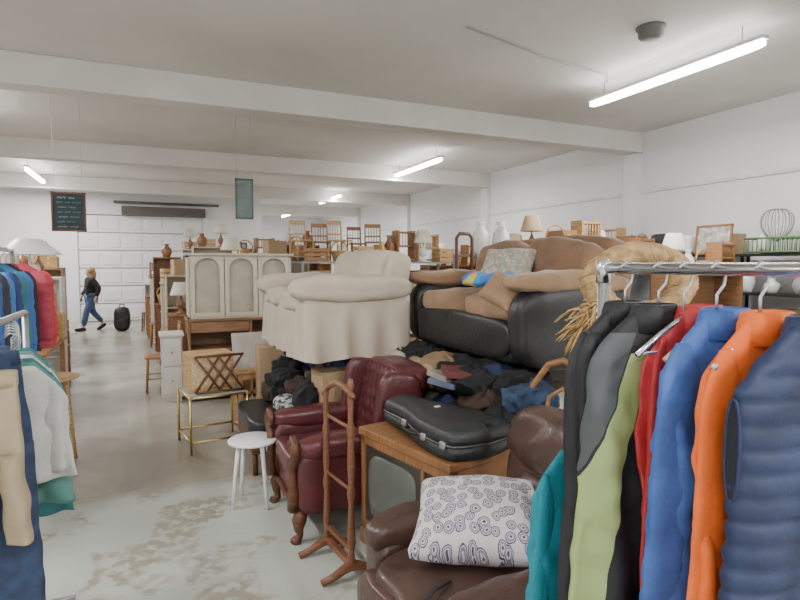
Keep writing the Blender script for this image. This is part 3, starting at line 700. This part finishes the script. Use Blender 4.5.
for i,(y,k) in enumerate(((9.0,7),(8.65,0),(8.3,4),(8.05,6))): topper(7.65,y,T3,k,'on the wall shelf')
spindle_rack((7.6,7.72,T3),-pi/2,.5,.5,LWOOD,'small pale wooden spindle rack on the wall shelf')
crate((7.65,7.28,T3),(.34,.34,.36),0,MWOOD,'brown wooden crate on the wall shelf')
basket((7.55,6.96,T3),.15,.2,'wicker basket with handle on the wall shelf')
a=top('radio','black portable stereo on the wall shelf','stereo',(7.65,6.60,T3),-pi/2)
part(MB().rb((0,0,.18),(.40,.22,.34),k=8,n=6),'body',BLACKP,a)
for x in(-.12,.12): part(MB().lathe([(.07,0),(.065,.01),(.02,.005)],(x,-.11,.15),18,(pi/2,0,0)),'speaker',STEEL,a)
a=top('printer','white desktop printer on the wall shelf','printer',(7.65,6.19,T3),-pi/2)
part(MB().rb((0,0,.16),(.34,.32,.30),k=8,n=8),'body',WHITEP,a)
part(MB().box((0,-.18,.06),(.3,.1,.02)),'paper_tray',M('grey_plastic',(.3,.3,.32),.5),a)
frame((7.56,5.68,T3),.58,.44,-pi/2,MWOOD,M('print_art',(.5,.49,.45),.5,var=.6,scale=9),'wood framed print leaning on the wall shelf')
carton((7.8,5.68,T3),(.3,.5,.3),0,'cardboard box behind a framed print')
a=top('plant_stand','green wire basket stand on the wall shelf','stand',(7.6,4.65,T3))
b=MB(); GW=M('green_wire',(.10,.20,.07),.5)
for z in(.02,.2):
    b.tube([(-.22,-.42,z),(.22,-.42,z),(.22,.42,z),(-.22,.42,z)],.014,5,closed=True)
for i in range(15):
    y=-.42+.06*i; b.cyl((-.22,y,.02),(-.22,y,.2),.008,seg=5); b.cyl((.22,y,.02),(.22,y,.2),.008,seg=5)
    b.cyl((-.22,y,.02),(.22,y,.02),.005,seg=5)
part(b,'wire_basket',GW,a)
b=MB()
for i in range(7):
    an=pi*i/7; b.tube([(.19*math.cos(t)*math.cos(an),.19*math.cos(t)*math.sin(an)+.0,.21*math.sin(t)+.05*abs(math.cos(t))) for t in[2*pi*j/20 for j in range(20)]],.006,5,closed=True)
solo(b,'wire_ball',M('grey_wire',(.3,.3,.3),.5,.5),'round wire ball ornament above the basket','ornament',(7.6,4.78,T3+.2+.17))
for i,(y,h) in enumerate(((4.38,.22),(4.95,.16))):
    vase((7.62,y,T3+.03),h+.15,.09,(BSHADE,CER)[i],('tan pottery jar in the wire basket','white pottery jar in the wire basket')[i])
for i,y in enumerate((4.5,6.4,8.3)):
    for k in(1,2,3):
        z=T3-(T3-.2)*k/3; yy=y-.72
        while yy<y+.7:
            s=R.uniform(.25,.38)
            q=R.random()
            if q<.45: carton((7.68,yy,z),(.4,s-.04,R.uniform(.18,.38)),0,'cardboard box on the wall shelving',group='boxes on wall shelving')
            elif q<.7: vase((7.65,yy,z),R.uniform(.2,.36),.1,(CER,GLZ,GREYF)[R.randint(0,2)],'pottery vase on the wall shelving',group='vases on wall shelving')
            else: crate((7.65,yy,z),(.36,s-.05,R.uniform(.2,.3)),0,(LWOOD,MWOOD,WHITEW)[R.randint(0,2)],'wooden crate on the wall shelving',group='crates on wall shelving')
            yy+=s+.04
for i,(x,y,h) in enumerate(((5.4,9.6,1.3),(6.6,11.5,1.3),(4.3,11.5,1.4),(3.5,13.5,1.4),(5.2,14.5,1.4),(6.4,8.3,1.4),(6.3,6.2,1.3),(5.7,7.4,1.3),(6.4,5.0,1.1))):
    bookcase((x,y,0),1.2,.4,1.0+h*.5,4,(MBROWN,WHITEW,GREYF,LWOOD)[i%4],('brown','white','grey','pale pine')[i%4]+' bookcase in the crowded storage area')
    zt=1.0+h*.5-.01
    lamp((x-.44,y,zt),.5,(CER,GLZ)[i%2],(SHADE,BSHADE)[i%2],('white lamp with cream shade','brown lamp with tan shade')[i%2]+' on a bookcase')
    spindle_rack((x+.42,y,zt),.2,.34,.4,(MWOOD,LWOOD)[i%2],('brown','pale')[i%2]+' wooden spindle rack on a bookcase')
    vase((x-.18,y,zt),.3,.08,(GLZ,GOLD,CER)[i%3],('brown','gold','white')[i%3]+' vase on a bookcase')
    basket((x+.08,y,zt),.12,.16,'small wicker basket on a bookcase')

# hanging signs ------------------------------------------------------
BRD=M('chalkboard',(.02,.04,.045),.7,var=.2); CHK=M('chalk',(.25,.5,.55),.9,bump=0); CHW=M('chalk_white',(.6,.62,.6),.9,bump=0)
def hang_sign(loc,w,h,fm,label,lines,board=BRD):
    a=top('hanging_sign',label,'sign',loc)
    b=MB().box((0,0,h/2-.012),(w,.03,.024)).box((0,0,-h/2+.012),(w,.03,.024)).box((-w/2+.012,0,0),(.024,.03,h)).box((w/2-.012,0,0),(.024,.03,h))
    part(b,'frame',fm,a); part(MB().box((0,0,0),(w-.03,.015,h-.03)),'board',board,a)
    for i in range(lines):
        z=h*.36-i*h*.74/max(1,lines-1); x=-w*(.36-.08*R.random()); end=w*R.uniform(.1,.36)
        while x<end:
            wl=w*R.uniform(.14,.3); pts=[]; xx=x; big=1.5 if i==0 else 1
            while xx<x+wl:
                l=R.uniform(.012,.022); pts+=[(xx,-.012,z-.011*big*R.uniform(.3,1)),(xx+l*.5,-.012,z+.013*big*R.uniform(.2,1))]; xx+=l
            part(MB().tube(pts,.0022 if i else .0032,4),'chalk_word',(CHW,CHK)[i%2],a); x=xx+.025
    for s in(-1,1): part(MB().cyl((s*w*.4,0,h/2),(s*w*.4,0,ZC-loc[2]),.002,seg=5),'hanging_wire',STEEL,a)
hang_sign((-1.0,9.0,2.38),.42,.54,DWOOD,'hanging chalkboard sign with chalk lettering',7)
hang_sign((1.37,9.0,2.67),.27,.62,M('green_frame',(.07,.13,.12),.6),'narrow hanging green framed sign',6,M('green_board',(.20,.27,.25),.7))
for i in range(3):
    x=2.2+i*.27; a=top('picture_frame','small dark framed picture on the white wall','picture',(x,YG-.02,2.35-.05*i),group='small wall pictures')
    part(MB().box((0,0,0),(.2,.02,.2)),'frame',BLACKP,a); part(MB().box((0,-.012,0),(.13,.006,.13)),'picture',GREYF,a)

# ---------------------------------------------------------------- garments
def ring(w,t,z,n=56,fold=0,seed=0,quilt=0,cx=0,e=.85,y0=0):
    o=[]
    for j in range(n):
        a=2*pi*j/n; c,s_=math.cos(a),math.sin(a)
        x=(abs(c)**e)*(1 if c>0 else -1)*(w+quilt*.6); y=(abs(s_)**e)*(1 if s_>0 else -1)*(t+quilt)
        f=fold*(math.sin(x*44+seed*3+z*3)+nz(x*14+seed,z*5,seed)*1.6+1.1*nz(x*22+seed,z*16,y*20))
        o.append(Vector((cx+x+fold*.6*nz(z*14,seed,y*15),y0+y+f,z)))
    return o
def body_rings(W,L,T,hem,quilt,seed,top_z=0,neck=.065,qs=.055,ff=None):
    n=int(L/(.007 if quilt else .014)); rs=[]
    for i in range(n+1):
        d=L*i/n; u=min(1,d/.12)
        w=neck+(W/2-neck)*(.55*u+.45*math.sin(u*pi/2))
        if d>.12: v=(d-.12)/(L-.12); w=W/2+(hem/2-W/2)*v-.008*math.sin(v*pi)+.006*nz(v*4,seed)
        t=.018+(T/2-.018)*min(1,d/.25)**.8
        fo=.014*min(1,d/.3)*((.25 if ff is None else ff) if quilt else 1)
        q=quilt*(abs(math.sin(pi*d/qs))**.6-.4) if quilt and d>.04 else 0
        rs.append(ring(w,t,top_z-d-.0,fold=fo,seed=seed,quilt=q))
    return rs
def sleeve(W,L,r0,r1,s,seed,quilt=0,y0=0,out=.03,flat=.42):
    # flattened hanging sleeve with long vertical folds
    rs=[];n=int(L/.018)
    for i in range(n+1):
        u=i/n
        cx=s*(W/2-.045+out*u+.008*nz(u*3,seed)); cy=y0+.012*nz(u*3,seed+3); z=-.055-L*u
        r=r0*math.sin(min(1,u*5+.2)*pi/2)+(r1-r0)*u+(quilt*abs(math.sin(pi*u*L/.06)) if quilt else 0)
        ringp=[]
        for j in range(22):
            a=2*pi*j/22
            f=1+.13*math.sin(3*a+seed+1.2*u)+.10*nz(a*1.3+seed,u*9)+.06*nz(a*2,u*26,seed)
            ringp.append(Vector((cx+r*f*math.cos(a),cy+r*flat*f*math.sin(a)*1.1,z)))
        rs.append(ringp)
    for rp in rs: rp.append(rp[0].lerp(rp[-1],.5))
    return MB().rings(rs)
def hanger(loc,mat,label,rz,hookm=None,group='clothes hangers',w=.15):
    a=top('clothes_hanger',label,'hanger',loc,rz,group=group)
    part(MB().tube([(.0,0,-.1),(0,0,-.05),(0.022,0,-.028),(.026,0,0),(.014,0,.02),(-.004,0,.024),(-.02,0,.01)],.0035,6),'hook',hookm or STEEL,a)
    part(MB().tube([(-w,0,-.192),(-w*.55,0,-.15),(0,0,-.105),(w*.55,0,-.15),(w,0,-.192)],.007,8).cyl((-w,0,-.188),(w,0,-.188),.004,seg=6),'shoulder_bar',mat,a)
    return a
def jacket(loc,rz,mat,label,W=.38,L=.7,T=.08,hem=.44,quilt=0,seed=0,sl=True,slmat=None,collar=None,zipm=None,vest=False,trim=None,slr=(.055,.045),name='jacket',slL=None,drop=.10,sly=-.01,out=.04,group='garments on the rack',qs=.055,ff=None,flat=.42):
    a=top(name,label,'clothing',(loc[0],loc[1],loc[2]-drop),rz,group=group)
    part(MB().rings(body_rings(W,L,T,hem,quilt,seed,qs=qs,ff=ff)),'garment_body',mat,a)
    if collar is not None:
        rs=[ring(.075,.042,-.05),ring(.068,.046,-.01),ring(.058,.042,.015),ring(.052,.034,.02),ring(.045,.026,-.01)]
        part(MB().rings(rs),'collar',collar,a)
    if zipm:
        part(MB().box((0.01,-T/2-quilt*.5-.002,-L/2-.02),(.008,.010,L-.1)),'zipper',zipm,a)
    if sl:
        for s in(-1,1): part(sleeve(W,slL or L*.88,slr[0],slr[1],s,seed+s,quilt*.8,y0=sly,out=out,flat=flat),'sleeve',slmat or mat,a)
    if vest:
        for s in(-1,1):
            x0=s*(W/2+.001)
            part(MB().rb((x0,.006,-.23),(.010,.026,.19),k=2.6,n=10),'armhole_lining',M('vest_lining',(.006,.008,.016),.8),a)
            part(MB().tube([(x0+s*.001,.006+.015*math.cos(t),-.23+.10*math.sin(t)) for t in[2*pi*j/24 for j in range(24)]],.0035,6,closed=True),'armhole_trim',trim or mat,a)
    return a
NAVY=M('navy_nylon',(.012,.022,.07),.62,var=.2,scale=14,bump=.3,bscale=30)
ORAN=M('orange_fleece',(.86,.15,.02),.8,var=.1,scale=10,bump=.5,bscale=30)
BLUE=M('blue_nylon',(.045,.12,.40),.65,var=.25,scale=10,bump=.6,bscale=22)
RED=M('red_nylon',(.42,.025,.03),.6); BLK=M('black_nylon',(.014,.014,.018),.65,var=.3,bump=.6,bscale=14)
TEAL=M('teal_cloth',(.01,.22,.29),.85,bump=.3)
def panel_mat():
    m=M('ski_jacket_panels',(.014,.014,.018),.65,var=.1,bump=.5,bscale=14); nt=m.node_tree; b=nt.nodes['Principled BSDF']; N=nt.nodes.new;L=nt.links.new
    tc=N('ShaderNodeTexCoord'); sp=N('ShaderNodeSeparateXYZ'); L(tc.outputs['Object'],sp.inputs[0])
    def mth(op,a,b_=None,c=None):
        n=N('ShaderNodeMath'); n.operation=op
        for i,v in enumerate((a,b_,c)):
            if v is None: continue
            if isinstance(v,(int,float)): n.inputs[i].default_value=v
            else: L(v,n.inputs[i])
        return n.outputs[0]
    x=sp.outputs['X']; d=mth('MULTIPLY',sp.outputs['Z'],-1.0); y=sp.outputs['Y']
    curve=mth('MULTIPLY',mth('SINE',mth('MULTIPLY',d,5.0)),-.025)
    le=mth('ADD',mth('MULTIPLY_ADD',d,-.34,-.045),curve)
    ri=mth('ADD',mth('MULTIPLY_ADD',d,-.26,.015),curve)
    a1=mth('GREATER_THAN',x,le); a2=mth('LESS_THAN',x,ri); a3=mth('GREATER_THAN',d,.10); a4=mth('LESS_THAN',y,.03)
    lime=mth('MULTIPLY',mth('MULTIPLY',a1,a2),mth('MULTIPLY',a3,a4))
    g1=mth('LESS_THAN',x,mth('SUBTRACT',le,.004)); g2=mth('LESS_THAN',d,.40)
    grey=mth('MULTIPLY',mth('MULTIPLY',g1,g2),mth('MULTIPLY',mth('GREATER_THAN',d,.05),a4))
    m1=N('ShaderNodeMixRGB'); m1.inputs[1].default_value=(.014,.014,.018,1); m1.inputs[2].default_value=(.075,.08,.088,1); L(grey,m1.inputs['Fac'])
    m2=N('ShaderNodeMixRGB'); L(m1.outputs[0],m2.inputs[1]); m2.inputs[2].default_value=(.34,.43,.17,1); L(lime,m2.inputs['Fac'])
    L(m2.outputs[0],b.inputs['Base Color']); return m
SKI=panel_mat()
RX=1.18; RZ=1.64
rk=top('clothing_rack','chrome rolling garment rack full of jackets','clothing rack',(RX,.55,0))
part(MB().cyl((0,-1.0,RZ),(0,.68,RZ),.015,seg=16),'hanging_rail',CHROME,rk)
for y in(-.96,.67):
    part(MB().cyl((0,y,.1),(0,y,RZ+.015),.0165,seg=16),'upright',CHROME,rk)
    part(MB().cyl((-.25,y,.1),(.25,y,.1),.015,seg=12),'base_bar',CHROME,rk)
    for x in(-.24,.24):
        part(MB().lathe([(.01,-.012),(.032,-.012),(.035,0),(.032,.012),(.01,.012)],(x,y,.035),14,(0,pi/2,0)).cyl((x,y,.035),(x,y,.09),.008),'caster',BLACKP,rk)
    part(MB().lathe([(.021,-.05),(.021,.012),(.012,.018)],(0,y,RZ+.008),14),'corner_cap',CHROME,rk)
part(MB().cyl((0,-.96,.14),(0,.64,.14),.012),'lower_bar',CHROME,rk)
hz=RZ-.008
OR=' on the chrome rack'
def H(y,mat,label,rz,hm=None): hanger((RX,y,hz),mat,label+OR,rz,hm)
H(1.14,BLACKP,'black plastic hanger',.02); jacket((RX,1.14,hz),.05,BLK,'black zip jacket hanging on a rack',seed=1,L=1.0,T=.07,collar=BLK,slL=.82,hem=.46)
H(1.03,BLACKP,'black plastic hanger',-.1); jacket((RX-.01,1.03,hz),-.14,SKI,'black ski jacket with grey and lime panels',seed=2,L=.97,T=.09,collar=BLK,slmat=BLK,slL=.74,sly=.05,hem=.50,out=.0,slr=(.05,.04))
H(.955,CHROME,'metal wire hanger',.0); jacket((RX+.06,.955,hz),-.05,RED,'red jacket tucked between other coats',seed=3,L=.92,T=.04,collar=RED,slr=(.03,.025),W=.35,hem=.38)
H(.87,M('hanger_wood',(.5,.33,.18),.4),'wooden hanger',-.05); jacket((RX+.025,.865,hz),-.1,BLUE,'bright blue puffer jacket on a hanger',seed=4,L=.86,T=.07,quilt=.004,collar=BLUE,slr=(.055,.048),slL=.78,out=.05,hem=.46,W=.36,ff=.9)
H(.77,STEEL,'metal hanger',.05); jacket((RX+.02,.765,hz),-.05,ORAN,'orange fleece jacket hanging on a rack',seed=5,L=.84,T=.06,collar=ORAN,slr=(.05,.045),slL=.8,out=.045,hem=.46,W=.36)
H(.67,WHITEP,'white plastic hanger',.0,WHITEP); jacket((RX+.01,.665,hz),-.06,NAVY,'navy blue quilted puffer vest',seed=6,L=.72,T=.085,quilt=.012,collar=NAVY,sl=False,vest=True,trim=NAVY,zipm=BLACKP,W=.41,hem=.46,qs=.045)
hanger((RX+.02,.56,hz),WHITEP,'empty white plastic hanger'+OR,.25,WHITEP,w=.18)
jacket((RX-.06,1.24,1.22),.0,TEAL,'long teal shirt draped at the rack end',seed=8,L=.7,T=.05,W=.34,hem=.40,sl=True,slr=(.035,.03),name='shirt')
hanger((RX-.06,1.24,1.22),BLACKP,'black hanger for the teal shirt',0,w=.13)

# left rack ----------------------------------------------------------
DEN=M('dark_denim',(.022,.038,.085),.85,var=.3,scale=30,bump=.4,bscale=200); DEN2=M('blue_denim',(.04,.07,.145),.85,var=.3,scale=30,bump=.4,bscale=200)
KHA=M('khaki_cloth',(.36,.29,.19),.85); GRN=M('sage_green_cloth',(.10,.24,.20),.85); WHC=M('white_cloth',(.55,.55,.52),.85,bump=.3)
def pants(loc,mat,label,seed,L=1.0,W=.4,name='trousers'):
    a=top(name,label,'trousers',loc,R.uniform(-.04,.04),group='trousers on the rack')
    b=MB(); rs=[]
    hp=min(.26,L*.5)
    for i in range(14):
        d=hp*i/13; rs.append(ring(W/2*(.84+.14*d/hp),.03,-.07-d,fold=.008,seed=seed))
    b.rings(rs)
    for s in(-1,1):
        rs=[]
        for i in range(40):
            d=(L-hp+.02)*i/39; u=i/39
            rs.append(ring(W*.25-.0*u*W/.4,.032-.004*u,-.05-hp-d,n=28,fold=.012,seed=seed+s,cx=s*W*(.24+.09*u)))
        b.rings(rs)
    part(b,'trouser_legs',mat,a)
    part(MB().rings([ring(W/2*.85,.033,-.065),ring(W/2*.87,.033,-.10)]),'waistband',mat,a)
    return a
LX=-.53; LZ=1.43
rk=top('clothing_rack','steel garment rack holding jeans and shirts','clothing rack',(LX,2.3,0))
part(MB().cyl((0,-1.1,LZ),(0,.75,LZ),.014),'hanging_rail',STEEL,rk)
for y in(-1.1,.75):
    part(MB().cyl((0,y,.03),(0,y,LZ),.014),'upright',STEEL,rk); part(MB().cyl((-.16,y,.03),(.16,y,.03),.014),'base_bar',STEEL,rk)
TH='metal trouser hanger on the steel rack'
for i,(y,m,l) in enumerate(((1.74,DEN,'dark blue denim jeans on a hanger'),(1.84,DEN2,'blue denim jeans on a hanger'),(1.94,DEN,'dark blue denim jeans on a hanger'),(2.04,DEN,'dark blue denim jeans on a hanger'),(2.14,DEN2,'blue denim jeans on a hanger'))):
    pants((-.272*y-.008-.012*i,y,LZ+.06),m,l,i,1.25,.38); hanger((LX,y,LZ-.01),STEEL,TH,0,group='trouser hangers',w=.11)
pants((-.36,1.66,LZ+.02),KHA,'narrow khaki cotton trousers on a hanger',9,.44,.12); hanger((LX,1.66,LZ-.01),STEEL,TH,0,group='trouser hangers',w=.11)
LG='shirts on the steel rack'
TGR=M('teal_green_cloth',(.04,.17,.18),.85)
for y,m,l,L_ in((2.26,WHC,'white cotton shirt on the rack',.40),(2.36,GRN,'sage green shirt on the rack',.52),(2.46,TGR,'teal green shirt on the rack',.60),(2.56,WHC,'white cotton shirt on the rack',.50),(2.66,GRN,'sage green shirt on the rack',.64),(2.78,TGR,'teal green shirt on the rack',.60)):
    jacket((-.192*y,y,LZ-.03),0,m,l,W=.32,L=L_,T=.05,hem=.36,seed=int(y*10),slr=(.03,.026),slL=L_*.8,name='shirt',out=.01,group=LG)
    hanger((-.192*y,y,LZ-.036),WHITEP,'white plastic hanger on the steel rack',0,w=.12)
CX=-.97
rk=top('clothing_rack','chrome garment rack with colourful coats','clothing rack',(CX,4.4,0))
part(MB().cyl((0,-.8,1.76),(0,.8,1.76),.014),'hanging_rail',CHROME,rk)
for y in(-.8,.8):
    part(MB().cyl((0,y,.03),(0,y,1.76),.014),'upright',CHROME,rk); part(MB().cyl((-.22,y,.03),(.22,y,.03),.014),'base_bar',CHROME,rk)
cc=[((.03,.09,.3),'blue'),((.03,.03,.05),'black'),((.05,.2,.5),'bright blue'),((.02,.05,.2),'navy'),((.03,.2,.25),'teal'),((.05,.15,.45),'mid blue'),((.02,.02,.03),'charcoal'),((.45,.05,.09),'dark pink red'),((.6,.04,.05),'bright red')]
for i,(c,n) in enumerate(cc):
    y=3.66+i*.165; big=i>=7
    jacket((CX+(.06 if big else .02),y,1.76),R.uniform(-.1,.1),M('coat_%s'%n.replace(' ','_'),c,.6),n+' coat on the garment rack',W=.42 if big else .40,L=.52 if i<5 else .62,T=.13 if big else .09,hem=.5 if big else .46,seed=20+i,quilt=.012 if big else (.005 if i%2 else 0),slr=(.07,.06) if big else (.055,.045),slL=.5,out=.03,group='coats on the far rack',flat=.8)
    hanger((CX,y,1.755),WHITEP,'white plastic hanger on the coat rack',0,group='coat hangers',w=.14)
for i in range(7):
    y=3.75+i*.2; n=('dark green','charcoal','denim blue','burgundy red','olive drab','black','slate grey')[i]; c=((.03,.12,.07),(.03,.03,.035),(.05,.09,.18),(.2,.02,.04),(.1,.11,.05),(.015,.015,.018),(.12,.14,.17))[i]
    jacket((CX-.02,y,1.16),0,M('lower_'+n.replace(' ','_'),c,.8),n+' folded sweater hanging on the lower bar',W=.36,L=.5,T=.07,hem=.40,seed=60+i,slr=(.04,.035),slL=.4,name='sweater',out=.01,group='sweaters on the lower bar')
part(MB().cyl((-.02,-.8,1.16),(-.02,.8,1.16),.011),'lower_hanging_rail',CHROME,rk)
rk=top('clothing_rack','black garment rack with assorted shirts','clothing rack',(-1.55,5.5,0))
part(MB().cyl((0,-.6,1.55),(0,.6,1.55),.014),'hanging_rail',BMET,rk)
for y in(-.6,.6):
    part(MB().cyl((0,y,.03),(0,y,1.55),.014),'upright',BMET,rk); part(MB().cyl((-.22,y,.03),(.22,y,.03),.014),'base_bar',BMET,rk)
for i in range(6):
    y=5.0+i*.19; c=((.5,.5,.48),(.05,.06,.1),(.3,.1,.1),(.1,.2,.12),(.4,.35,.2),(.2,.25,.4))[i]; n=('white','dark navy','brick red','dark green','mustard','steel blue')[i]
    jacket((-1.55,y,1.55),0,M('shirt_'+n.replace(' ','_'),c,.85),n+' shirt on the black rack',W=.4,L=.6,T=.06,hem=.44,seed=40+i,slr=(.045,.04),slL=.5,name='shirt',group='shirts on the black rack')
a=top('side_table','small round pale wooden side table','table',(-.78,5.3,0))
part(MB().lathe([(.01,.71),(.2,.71),(.22,.72),(.22,.735),(.21,.74),(.01,.74)],seg=28),'table_top',LWOOD,a)
for i in range(4):
    c,s_=math.cos(i*pi/2+.6),math.sin(i*pi/2+.6); part(MB().tube([(.13*c,.13*s_,.71),(.2*c,.2*s_,0)],[.02,.014],8),'leg',LWOOD,a)
part(MB().tube([(.16*math.cos(t),.16*math.sin(t),.3) for t in[2*pi*j/16 for j in range(16)]],.009,6,closed=True),'stretcher',LWOOD,a)
# left side clutter
table('display_table','wooden display table covered with goods',(-1.42,7.0,0),1.0,1.4,.8,MWOOD)
lamp((-1.08,6.5,.8),.85,CER,SHADE,'tall white lamp with cream shade on the display table')
lamp((-1.4,7.3,.8),.95,CER,SHADE,'large white lamp with cream shade on the display table')
carton((-1.1,7.0,.8),(.35,.35,.3),.1,'cardboard box on the display table')
carton((-1.1,7.0,1.104),(.30,.3,.24),-.1,'small cardboard box stacked on another box')
crate((-1.1,7.5,.8),(.35,.3,.3),0,LWOOD,'pale crate on the display table')
crate((-1.7,6.6,.8),(.4,.35,.5),0,MWOOD,'brown crate on the display table')
for i in range(11):
    y=8.1+i*.72; xe=-.116*y
    k=i%3
    if k==0:
        bookcase((xe-.4,y,0),.7,.36,1.5+.1*(i%2),4,(WHITEW,MBROWN,CREAM)[i//3%3],('white','brown','cream')[i//3%3]+' bookcase beside the aisle'); topper(xe-.3,y,1.49+.1*(i%2),i,'on an aisle bookcase'); topper(xe-.6,y,1.49+.1*(i%2),i+2,'on an aisle bookcase')
    elif k==1:
        drawer_chest('dresser',('dark','brown','cream','brown')[i//3]+' dresser beside the aisle',(xe-.3,y,0),.6,.42,1.05,(DWOOD,MBROWN,CREAM,MBROWN)[i//3],3,1,pi/2); topper(xe-.3,y,1.05,i+1,'on an aisle dresser')
    else:
        chair((xe-.22,y,0),pi/2+.2,(RWOOD,MWOOD,DWOOD)[i//3%3],('red brown','mid brown','dark')[i//3%3]+' wooden chair beside the aisle',group='chairs beside the aisle')
a=top('floor_lamp','white floor lamp with a wide flared shade','lamp',(-.98,5.95,0))
part(MB().cyl((0,0,.02),(0,0,1.8),.012).lathe([(.14,0),(.14,.02),(.02,.03)],seg=20),'lamp_base',WHITEP,a)
part(MB().lathe([(.26,1.74),(.10,1.88),(.095,1.88),(.255,1.74)],seg=28,caps=False),'lamp_shade',WHITEP,a)

# ---------------------------------------------------------------- person
def skinmesh(name,verts,edges,rad,root,mat,parent,sub=2):
    me=bpy.data.meshes.new(name); bm=bmesh.new(); ly=bm.verts.layers.skin.verify()
    vs=[bm.verts.new(v) for v in verts]
    for e in edges: bm.edges.new((vs[e[0]],vs[e[1]]))
    for i,v in enumerate(vs):
        r=rad[i]; v[ly].radius=r if isinstance(r,tuple) else (r,r); v[ly].use_root=(i==root)
    bm.to_mesh(me); bm.free(); me.materials.append(mat)
    o=bpy.data.objects.new(name,me); COL.objects.link(o); o.parent=parent
    s=o.modifiers.new('skin','SKIN'); s.use_smooth_shade=True
    u=o.modifiers.new('sub','SUBSURF'); u.levels=sub; u.render_levels=sub
    return o
pr=top('person','person with blond hair in a black jacket and blue jeans walking','person',(-1.36,16.0,0),math.radians(-70))
V=[];E=[];Rd=[]
def jn(p,r,par=None):
    V.append(p);Rd.append(r)
    if par is not None:E.append((par,len(V)-1))
    return len(V)-1
pel=jn((0,0,.88),.11); sp_=jn((0,-.005,1.04),.1,pel); ch=jn((0,-.01,1.22),.12,sp_); nk=jn((0,-.01,1.345),.045,ch); hb=jn((0,-.025,1.41),.062,nk); hd=jn((0,-.03,1.49),.078,hb); hc=jn((0,-.02,1.55),.055,hd)
nose=jn((0,-.115,1.455),.012,hb)
for s,kn,an,to in((1,(.09,-.14,.48),(.09,-.22,.1),(.1,-.36,.05)),(-1,(-.08,.04,.47),(-.08,.27,.17),(-.08,.21,.05))):
    h=jn((s*.085,0,.84),.088,pel); k=jn(kn,.055,h); a_=jn(an,.036,k); jn(to,.03,a_)
for s,el,wr in((1,(.23,.13,1.06),(.22,.05,.84)),(-1,(-.23,-.03,1.04),(-.2,-.16,.85))):
    sh=jn((s*.17,-.01,1.28),.052,ch); e=jn(el,.038,sh); w=jn(wr,.025,e)
    pm=jn((wr[0],wr[1]-.02,wr[2]-.06),.028,w)
    for k in range(4): 
        f=jn((wr[0]+(k-1.5)*.004*s,wr[1]-.045+k*.02,wr[2]-.1),.009,pm); jn((wr[0]-.008*s,wr[1]-.05+k*.02,wr[2]-.14+abs(k-1.5)*.006),.008,f)
    jn((wr[0]-.01*s,wr[1]-.06,wr[2]-.07),.009,pm)
skinmesh('person_body',V,E,Rd,0,M('skin',(.55,.33,.24),.6),pr)
for s in(-1,1): part(MB().rb((s*.028,-.098,1.475),(.014,.01,.008),k=2,n=4),'eye',BLACKP,pr)
part(MB().rb((0,-.09,1.42),(.04,.012,.01),k=2,n=4),'mouth',M('lips',(.4,.12,.1)),pr)
skinmesh('jacket',[(0,0,.84),(0,-.005,1.04),(0,-.01,1.22),(0,-.01,1.33),(.18,-.01,1.27),(.235,.13,1.06),(.225,.055,.86),(-.18,-.01,1.27),(-.235,-.03,1.04),(-.205,-.155,.87)],[(0,1),(1,2),(2,3),(2,4),(4,5),(5,6),(2,7),(7,8),(8,9)],[(.16,.14),(.15,.14),(.17,.15),.08,.085,.068,.052,.085,.068,.052],0,M('jacket_black',(.012,.012,.016),.7),pr)
skinmesh('jeans',[(0,0,.86),(.085,0,.82),(.09,-.14,.48),(.09,-.215,.12),(-.085,0,.82),(-.08,.04,.47),(-.08,.265,.19)],[(0,1),(1,2),(2,3),(0,4),(4,5),(5,6)],[.13,.11,.08,.065,.11,.08,.065],0,M('worn_blue_denim',(.06,.11,.22),.85),pr)
part(MB().rb((0,.01,1.5),(.2,.2,.2),k=2.3,n=10,fn=wrinkle(.01,20)).rb((0,.06,1.40),(.2,.13,.24),k=2.5,n=10,fn=wrinkle(.015,20,2)),'hair',M('blond_hair',(.34,.22,.12),.7,var=.3,scale=30),pr)
for p,rx in(((.1,-.29,.045),0),((-.08,.24,.07),.6)):
    part(MB().rb((0,0,0),(.09,.26,.09),k=3,n=8),'shoe',BLACKP,pr,loc=p,rot=(rx,0,0))

# ---------------------------------------------------------------- world + camera
w=bpy.data.worlds.new('World'); bpy.context.scene.world=w; w.use_nodes=True
w.node_tree.nodes['Background'].inputs[0].default_value=(.6,.65,.7,1); w.node_tree.nodes['Background'].inputs[1].default_value=.3
cd=bpy.data.cameras.new('camera'); cd.lens=25.2; cd.sensor_width=36; cd.clip_start=.02
cam=bpy.data.objects.new('camera',cd); COL.objects.link(cam)
cam.location=(0,0,1.65); cam.rotation_euler=(math.radians(86.4),0,math.radians(-24.06))
bpy.context.scene.camera=cam
